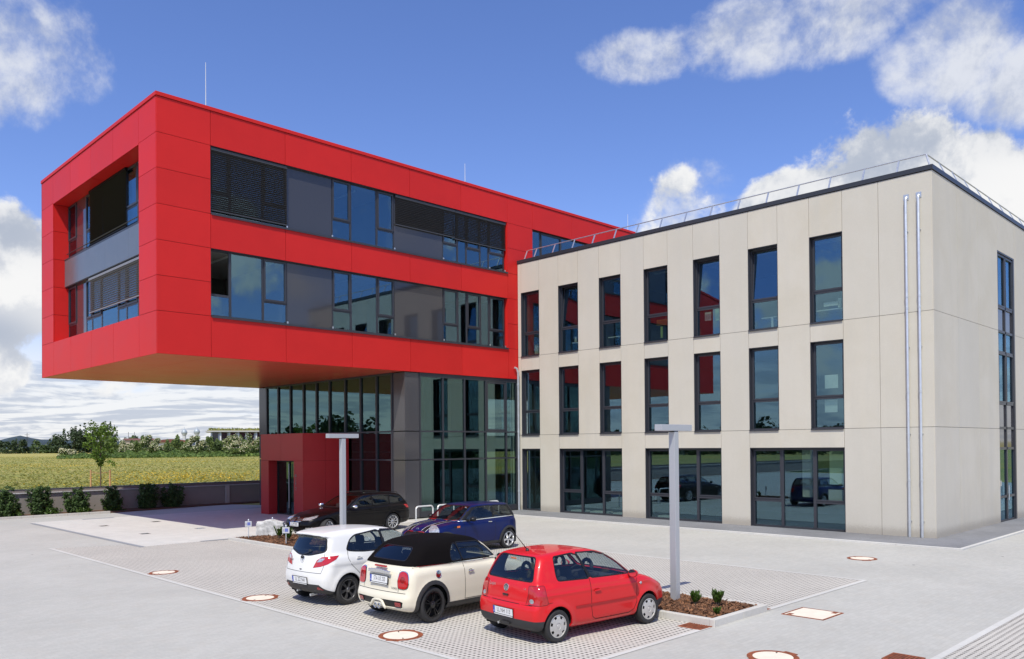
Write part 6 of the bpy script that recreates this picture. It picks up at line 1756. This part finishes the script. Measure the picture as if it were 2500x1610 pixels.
# ---------------------------------------------------------------- cream convertible
def cream_cls(c, n, k):
    if k == 'paint' and c.z > .985 and c.x < 1.62 - (c.z - 1.0) * .55 and not (c.z < 1.0 and n.z > .9): return ('soft_top', M_SOFT)
    if k == 'paint' and c.z < .305 and .25 < c.x < 2.25 and abs(c.y) > .6: return ('sill#l' if c.y > 0 else 'sill#r', M_CLAD)
CREAM = dict(wb=2.495, Ra=.355, rw=.31, tw=.205, track=1.505, paint=P_CREAM, flare=.026, k1=.13, k2=.13, k3=.018,
    lower=[(-.36, .2), (-.55, .215), (-.655, .28), (-.685, .40), (-.675, .47), (-.635, .53), (-.615, .62), (-.60, .80), (-.565, .92), (-.48, .985), (.3, .985), (1.8, .965), (2.05, .955), (2.5, .895), (2.85, .81), (3.05, .68), (3.13, .5), (3.13, .3), (3.0, .2), (2.7, .18), (0, .18)],
    cabin=[(-.50, .9), (-.50, 1.0), (-.40, 1.09), (-.10, 1.31), (.04, 1.372), (.35, 1.405), (.8, 1.42), (1.25, 1.405), (1.48, 1.35), (1.75, 1.17), (2.02, .97), (1.95, .85)],
    W=[(-.72, .74), (-.55, .82), (-.3, .845), (.1, .85), (1.0, .85), (2.0, .85), (2.6, .82), (2.95, .74), (3.15, .6)],
    S=[(.15, .92), (.30, .975), (.50, 1.0), (.70, 1.0), (.90, .975), (1.0, .95)],
    CW=[(.8, .82), (1.0, .785), (1.2, .71), (1.32, .64), (1.45, .52)], CX=[(-.55, .88), (-.2, .96), (.6, 1.0), (1.4, .985), (2.1, .92)],
    bow=(.22, .13, .18, .14),
    cuts=[
        ('quarter_window', M_CGLASSD, 'side', [(.55, 1.02), (.56, 1.16), (.66, 1.285), (.75, 1.305), (.83, 1.02)], 1, dict(r=.05, seal=.016, inset=.006)),
        ('door_window', M_CGLASSD, 'side', [(.86, 1.02), (.78, 1.31), (1.36, 1.295), (1.56, 1.18), (1.76, 1.02)], 1, dict(r=.035, seal=.016, inset=.006)),
        ('rear_window', M_CGLASSD, 'rear', [(-.50, 1.075), (-.42, 1.275), (.42, 1.275), (.50, 1.075)], 0, dict(r=.07, seal=.012, inset=.004, nmin=.15)),
        ('windscreen', M_CGLASS, 'front', [(-.66, 1.0), (-.56, 1.33), (.56, 1.33), (.66, 1.0)], 0, dict(r=.06, seal=.02, inset=.006, nmin=.3)),
        ('tail_light', M_LRED, -150, [(.145, .635), (.135, .73), (.165, .86), (.22, .905), (.335, .895), (.375, .81), (.37, .67), (.33, .62), (.20, .615)], 1, dict(r=.05, seal=.018, inset=-.010, smat=M_CHROME)),
        ('light_core', M_LDRED, -150, circ(.258, .765, .055, 14), 1, dict(inset=-.004)),
        ('headlight', M_LCLR, -45, circ(1.68, .73, .12, 18), 1, dict(seal=.012, inset=-.004, smat=M_CHROME)),
        ('lower_grille', M_TRIM, 'rear', [(-.68, .40), (-.62, .415), (-.12, .415), (.12, .415), (.62, .415), (.68, .40), (.64, .29), (.2, .285), (.15, .35), (-.15, .35), (-.2, .285), (-.64, .29)], 0, dict(r=.012, inset=.012, nmin=.2)),
        ('reflector', M_LDRED, 'rear', [(.48, .315), (.48, .39), (.63, .39), (.62, .315)], 1, dict(r=.015, inset=-.002)),
        ('wheel_arch_trim', M_CLAD, 'side', circ(0, .31, .425, 30), 1, dict(only=(0,), ymin=.50, inset=-.008)), ('wheel_arch_trim', M_CLAD, 'side', circ(2.495, .31, .425, 30), 1, dict(only=(0,), ymin=.50, inset=-.008)),
        ('x', None, 'side', circ(0, .31, .355, 30), 1, dict(hole=True, ymin=.54)), ('x', None, 'side', circ(2.495, .31, .355, 30), 1, dict(hole=True, ymin=.54))],
    planes=[((0, 0, .985), (0, 0, 1)), ((0, 0, .305), (0, 0, 1)), ((1.62, 0, 1.0), (1, 0, .55))], classify=cream_cls,
    wheel=dict(type='spoke', n=5, split=(-.17, .17), w=(.05, .042), rim=.74, mat=M_BLKAL, cap=M_BLKAL), hz=1.0, seats=(1.3, .5), dash=1.85,
    seams=[([(.835, .96), (.85, .32)], .010), ([(.85, .32), (1.75, .32), (1.95, .5), (1.98, .94)], .010)],
    gaps=[([(-.52, .555), (-.50, .93)], .008, 'rear'), ([(.52, .555), (.50, .93)], .008, 'rear'), ([(-.70, .545), (.70, .545)], .009, 'rear')],
    handles=[(1.0, .80, 0, M_CHROME)], mirror=(1.75, .95, 1.0, P_CREAM))
def cream_car():
    car, f, ob = build_car('parked_car', CREAM, 'cream convertible with black soft top and black wheels, between the white and red cars', (9.74, 12.80), 0.5, (.95, 1.03, 1.08))
    plate(car, 'STA US 220', (-.642, 0, .745), tilt=4)
    m = MB(); 
    for i in range(9):
        y = -.29 + .58 * i / 8; zz = .872 + .012 * math.cos(i / 8 * math.pi - math.pi / 2)
        m.obox((-.625, y, zz), (.018, 0, 0), (0, .0365, 0), (0, 0, .028 + .008 * math.sin(math.pi * i / 8)))
    m.build('boot_handle', M_CHROME, car, bevel=.008)
    MB().obox((-.585, 0, .965), (.02, 0, 0), (0, .17, 0), (0, 0, .014)).build('brake_light', M_LRED, car, bevel=.004)
    for y in (-.055, .055): MB().lathe([(.045, -.10), (.048, .03), (.042, .035), (.036, .03), (.034, -.08), (.001, -.08)], 18, Matrix.Translation((-.66, y, .285)) @ Matrix.Rotation(R(-90), 4, 'Y')).build('exhaust', M_CHROME, car, smooth='auto')
    pts = [(-.24, .265), (-.19, .30), (-.14, .365), (-.08, .39), (.08, .39), (.14, .365), (.19, .30), (.24, .265)]
    m = MB().tube([(-.668, a, b) for a, b in pts], .026, 8); m.build('exhaust_surround', P_CREAM, car, smooth=True)
    for sd in (-1,):
        p, n = on_body(f, .15, .82, sd); M = Matrix.Translation(p - n * .004) @ n.to_track_quat('Z', 'Y').to_matrix().to_4x4()
        o = MB().lathe([(.075, 0), (.073, .008), (.062, .011), (.058, .007), (.03, .010), (.001, .012)], 24, M).build('filler_cap', M_CHROME, car, smooth='auto')
    q = shoot(f, np.array([[-1.6, -.42, .615]]), np.array([1, 0, 0]))[0]
    place_text('COOPER S', .05, Matrix.Translation(tuple(q + np.array([-.010, 0, 0]))) @ Matrix.Rotation(R(-90), 4, 'Z') @ Matrix.Rotation(R(84), 4, 'X'), M_GUN, car, 'badge_lettering')
    ribbon(f, [(-.30, .985), (1.80, .972)], .012, -1, M_CHROME, 'belt_trim', car, off=.004); ribbon(f, [(-.30, .985), (1.80, .972)], .012, 1, M_CHROME, 'belt_trim', car, off=.004)

# ---------------------------------------------------------------- blue three-door with bonnet stripes
def blue_cls(c, n, k):
    if k == 'paint' and c.z < .30 and abs(c.y) > .55 and .2 < c.x < 2.3: return ('sill#l' if c.y > 0 else 'sill#r', M_CLAD)
    if k == 'paint' and .965 < c.z < 1.325 and c.x < 1.95 and (abs(n.y) > .5 or n.x < -.3) and abs(c.y) > .3: return ('pillar', M_TRIM)
BLUE = dict(wb=2.467, Ra=.345, rw=.295, tw=.18, track=1.465, paint=P_BLUE, flare=.024, k1=.12, k2=.085, k3=.018,
    lower=[(-.3, .2), (-.45, .22), (-.53, .32), (-.555, .45), (-.54, .6), (-.515, .85), (-.46, .97), (-.36, 1.005), (.5, .985), (1.75, .945), (1.98, .935), (2.35, .905), (2.70, .835), (2.93, .70), (3.04, .52), (3.06, .34), (2.96, .22), (2.7, .18), (0, .18)],
    cabin=[(-.43, .9), (-.42, 1.0), (-.27, 1.24), (-.21, 1.345), (-.16, 1.385), (.3, 1.405), (.85, 1.41), (1.2, 1.395), (1.36, 1.355), (1.55, 1.24), (1.96, .95), (1.95, .88)],
    W=[(-.6, .60), (-.45, .74), (-.2, .81), (.1, .835), (1.0, .835), (2.0, .83), (2.55, .80), (2.85, .73), (3.08, .6)],
    S=[(.15, .92), (.30, .97), (.50, 1.0), (.70, 1.0), (.90, .97), (1.0, .94)],
    CW=[(.8, .79), (1.0, .765), (1.2, .70), (1.34, .64), (1.45, .57)], CX=[(-.5, .92), (-.1, .98), (.8, 1.0), (1.4, .985), (2.0, .93)],
    bow=(.26, .12, .16, .10), h=.05,
    cuts=[
        ('quarter_window', M_CGLASSD, 'side', [(-.18, 1.03), (-.06, 1.30), (.52, 1.325), (.55, 1.01)], 1, dict(r=.04, seal=.02, inset=.004)),
        ('door_window', M_CGLASS, 'side', [(.62, 1.01), (.60, 1.325), (1.18, 1.315), (1.36, 1.22), (1.66, .985)], 1, dict(r=.03, seal=.02, inset=.004)),
        ('rear_window', M_CGLASSD, 'rear', [(-.56, 1.02), (-.50, 1.31), (.50, 1.31), (.56, 1.02)], 0, dict(r=.05, seal=.02, inset=.004, nmin=.25)),
        ('windscreen', M_CGLASS, 'front', [(-.66, .985), (-.56, 1.335), (.56, 1.335), (.66, .985)], 0, dict(r=.05, seal=.022, inset=.004, nmin=.3)),
        ('headlight', M_LCLR, -52, [(u_, z_) for u_, z_ in circ(1.775, .735, .135, 20)], 1, dict(seal=.012, inset=-.006, nmin=.1, smat=M_CHROME)),
        ('front_grille', M_TRIM, 'front', [(-.40, .50), (-.44, .60), (-.36, .69), (.36, .69), (.44, .60), (.40, .50)], 0, dict(r=.05, seal=.02, inset=.012, smat=M_CHROME)),
        ('tail_light', M_LRED, -150, circ(.27, .78, .10, 16), 1, dict(seal=.012, inset=-.006, smat=M_CHROME)),
        ('wheel_arch_trim', M_CLAD, 'side', circ(0, .295, .41, 30), 1, dict(only=(0,), ymin=.50, inset=-.008)), ('wheel_arch_trim', M_CLAD, 'side', circ(2.467, .295, .41, 30), 1, dict(only=(0,), ymin=.50, inset=-.008)),
        ('x', None, 'side', circ(0, .295, .345, 30), 1, dict(hole=True, ymin=.54)), ('x', None, 'side', circ(2.467, .295, .345, 30), 1, dict(hole=True, ymin=.54))],
    planes=[((0, 0, .30), (0, 0, 1)), ((0, 0, .972), (0, 0, 1)), ((0, 0, 1.325), (0, 0, 1))], classify=blue_cls,
    wheel=dict(type='spoke', n=5, w=(.12, .20), rim=.72, mat=M_ALU, cap=M_GUN), hz=.98, seats=(1.2, .4), dash=1.75,
    seams=[([(.58, .97), (.56, .45), (.62, .30)], .010), ([(.62, .30), (1.65, .30), (1.78, .45), (1.75, .93)], .010)],
    handles=[(.78, .86, 0, M_CHROME)], mirror=(1.55, .93, 1.0, M_TRIM))
def blue_car():
    car, f, ob = build_car('parked_car', BLUE, 'dark blue three door car with striped bonnet, facing the other cars', (18.47, 19.66), 181.6, (1.09, 1.06, 1.06))
    for y in (-.33, .33):
        for (w, mm, oo) in ((.17, M_TRIM, .003), (.012, M_PLW, .004)):
            for yo in ((0,) if w > .1 else (-.082, .082)):
                pts = [(1.93, y + yo), (2.3, y * .985 + yo), (2.65, y * .96 + yo), (2.86, y * .93 + yo)]
                ribbon(f, pts, w, 1, mm, 'bonnet_stripe', car, off=oo, view='top')
    for sd in (-1, 1):
        ribbon(f, [(-.42, .985), (.5, .972), (1.70, .95), (1.92, .945)], .022, sd, M_CHROME, 'belt_trim', car, off=.006)
        p, n = on_body(f, 2.0, .80, sd)
        MB().obox(p + n * .004, (.055, 0, 0), n * .006, (0, 0, .028)).build('indicator_light', M_LORG, car, bevel=.01)
        p, n = on_body(f, 2.10, .80, sd); MB().obox(p + n * .003, (.07, 0, 0), n * .004, (0, 0, .02)).build('side_vent', M_TRIM, car)
    ribbon(f, [(-.64, .955), (-.3, .965), (0, .968), (.3, .965), (.64, .955)], .02, 1, M_CHROME, 'bonnet_trim', car, off=.008, view='front')
    MB().tube([(.05, 0, 1.40), (-.25, 0, 1.47)], [.010, .004], 6).build('aerial', M_BLACK, car)
    p = shoot(f, np.array([[4.6, 0, .76]]), np.array([-1, 0, 0]))[0]; roundel(car, tuple(p), (1, 0, .6), .05, M_CHROME, [((-.6, 0), (.6, 0))])
    MB().box(1.30, 1.33, -.13, .13, 1.20, 1.28).build('inner_mirror', M_BLACK, car, bevel=.01)
    MB().obox((1.38, .44, 1.295), (.004, 0, -.004), (0, .03, 0), (.014, 0, .014)).build('window_sticker', M_PLW, car)
    plate(car, 'LL NB 72', (3.075, 0, .43), yaw=0)

# ---------------------------------------------------------------- black estate
BLACK = dict(wb=2.81, Ra=.36, rw=.318, tw=.22, track=1.56, paint=P_BLACK, flare=.018, k1=.11, k2=.10, k3=.03, h=.052,
    lower=[(-.75, .24), (-.95, .28), (-1.02, .42), (-1.03, .58), (-.99, .74), (-.955, .90), (-.86, .985), (.3, .985), (1.6, .955), (2.1, .935), (2.7, .855), (3.25, .745), (3.5, .64), (3.59, .50), (3.58, .33), (3.45, .21), (3.1, .18), (0, .18)],
    cabin=[(-.92, .9), (-.90, .99), (-.72, 1.20), (-.60, 1.345), (-.50, 1.375), (-.1, 1.415), (.6, 1.435), (1.05, 1.42), (1.35, 1.355), (1.7, 1.17), (2.12, .93), (2.1, .85)],
    W=[(-1.08, .68), (-.9, .80), (-.6, .87), (0, .895), (1.2, .89), (2.4, .895), (3.0, .86), (3.4, .76), (3.62, .62)],
    S=[(.15, .92), (.30, .965), (.50, .99), (.70, 1.0), (.90, .97), (1.0, .94)],
    CW=[(.8, .83), (1.0, .80), (1.2, .72), (1.36, .64), (1.45, .56)], CX=[(-1.0, .90), (-.4, .96), (.8, 1.0), (1.5, .985), (2.2, .92)],
    bow=(.24, .12, .17, .10), crease=((.78, .012, .03), (.42, .008, .04)),
    cuts=[
        ('rear_quarter_window', M_CGLASSD, 'side', [(-.62, 1.10), (-.45, 1.27), (-.02, 1.325), (.04, 1.02), (-.35, 1.035)], 1, dict(r=.05, seal=.022, inset=.005)),
        ('rear_door_window', M_CGLASSD, 'side', [(.12, 1.02), (.06, 1.335), (.76, 1.355), (.82, 1.005)], 1, dict(r=.03, seal=.022, inset=.005)),
        ('front_door_window', M_CGLASS, 'side', [(.90, 1.0), (.85, 1.355), (1.12, 1.345), (1.36, 1.27), (1.80, .985)], 1, dict(r=.03, seal=.022, inset=.005)),
        ('rear_window', M_CGLASSD, 'rear', [(-.60, 1.03), (-.50, 1.31), (.50, 1.31), (.60, 1.03)], 0, dict(r=.05, seal=.02, inset=.005, nmin=.25)),
        ('windscreen', M_CGLASS, 'front', [(-.70, .985), (-.56, 1.35), (.56, 1.35), (.70, .985)], 0, dict(r=.05, seal=.02, inset=.005, nmin=.3)),
        ('headlight', M_LCLR, -45, [(2.235, .60), (2.235, .665), (2.0, .70), (1.70, .76), (1.72, .70), (1.95, .61)], 1, dict(r=.02, seal=.008, inset=-.003, nmin=.05)),
        ('kidney_grille', M_GUN, 'front', [(.045, .565), (.045, .665), (.30, .665), (.335, .62), (.28, .565)], 1, dict(r=.03, seal=.016, inset=.008, smat=M_CHROME)),
        ('lower_grille', M_TRIM, 'front', [(-.50, .29), (-.56, .37), (.56, .37), (.50, .29)], 0, dict(r=.02, inset=.01)),
        ('side_intake', M_TRIM, 'front', [(.60, .27), (.58, .39), (.80, .41), (.82, .27)], 1, dict(r=.02, inset=.008, nmin=.05)),
        ('tail_light', M_LRED, -135, [(-.20, .80), (-.20, .90), (.05, .93), (.16, .93), (.10, .80)], 1, dict(r=.03, inset=-.004)),
        ('x', None, 'side', circ(0, .318, .36, 30), 1, dict(hole=True, ymin=.56)), ('x', None, 'side', circ(2.81, .318, .36, 30), 1, dict(hole=True, ymin=.56))],
    wheel=dict(type='spoke', n=10, w=(.055, .075), rim=.74, mat=M_ALU, cap=M_GUN), steer=20, hz=1.0, seats=(1.45, .5), dash=2.05, bench3=False, shelf=(-.85, .1, .92),
    seams=[([(.84, .96), (.84, .35), (.90, .27)], .010), ([(.90, .27), (1.75, .27), (1.92, .45), (1.90, .92)], .010), ([(.05, .95), (.08, .80), (.36, .55), (.44, .30), (.84, .27)], .010)],
    handles=[(1.02, .86, 0, P_BLACK), (.20, .87, 0, P_BLACK)], mirror=(1.78, .98, 1.0, M_CHROME))
def black_car():
    car, f, ob = build_car('parked_car', BLACK, 'black estate car with multi spoke silver wheels beside the boulder', (19.40, 27.24), 184.6, (1.10, 1.06, 1.05))
    plate(car, 'LL MF 404', (3.585, 0, .475), yaw=0)
    for sd in (-1, 1):
        MB().tube([(-.45, sd * .60, 1.385), (-.35, sd * .61, 1.425), (1.0, sd * .61, 1.455), (1.15, sd * .60, 1.415)], .014, 8).build('roof_rail', M_BLKAL, car, smooth=True)
        ribbon(f, [(3.42 - .03, .36), (3.36, .362)], .03, sd, M_CHROME, 'intake_trim', car, off=.006)
        MB().obox((3.46, sd * .66, .345), (.06, -sd * .09, 0), (.012, sd * .008, 0), (0, 0, .012)).build('bumper_strip', M_CHROME, car)
        p, n = on_body(f, 2.33, .72, sd); MB().obox(p + n * .004, (.05, 0, .0), n * .005, (0, 0, .012)).build('indicator_light', M_CHROME, car)
        p = shoot(f, np.array([[1.6, sd * .9, 1.0]]), np.array([0, -sd, 0]))
    p = shoot(f, np.array([[3.40, 0, 1.5]]), np.array([0, 0, -1.]))[0]; roundel(car, tuple(p), (.5, 0, 1), .042, M_CHROME, [])
    MB().box(3.50, 3.57, -.45, .45, .20, .215).build('front_lip', M_ALU, car)

for fn in (red_car, white_car, cream_car, blue_car, black_car): fn()
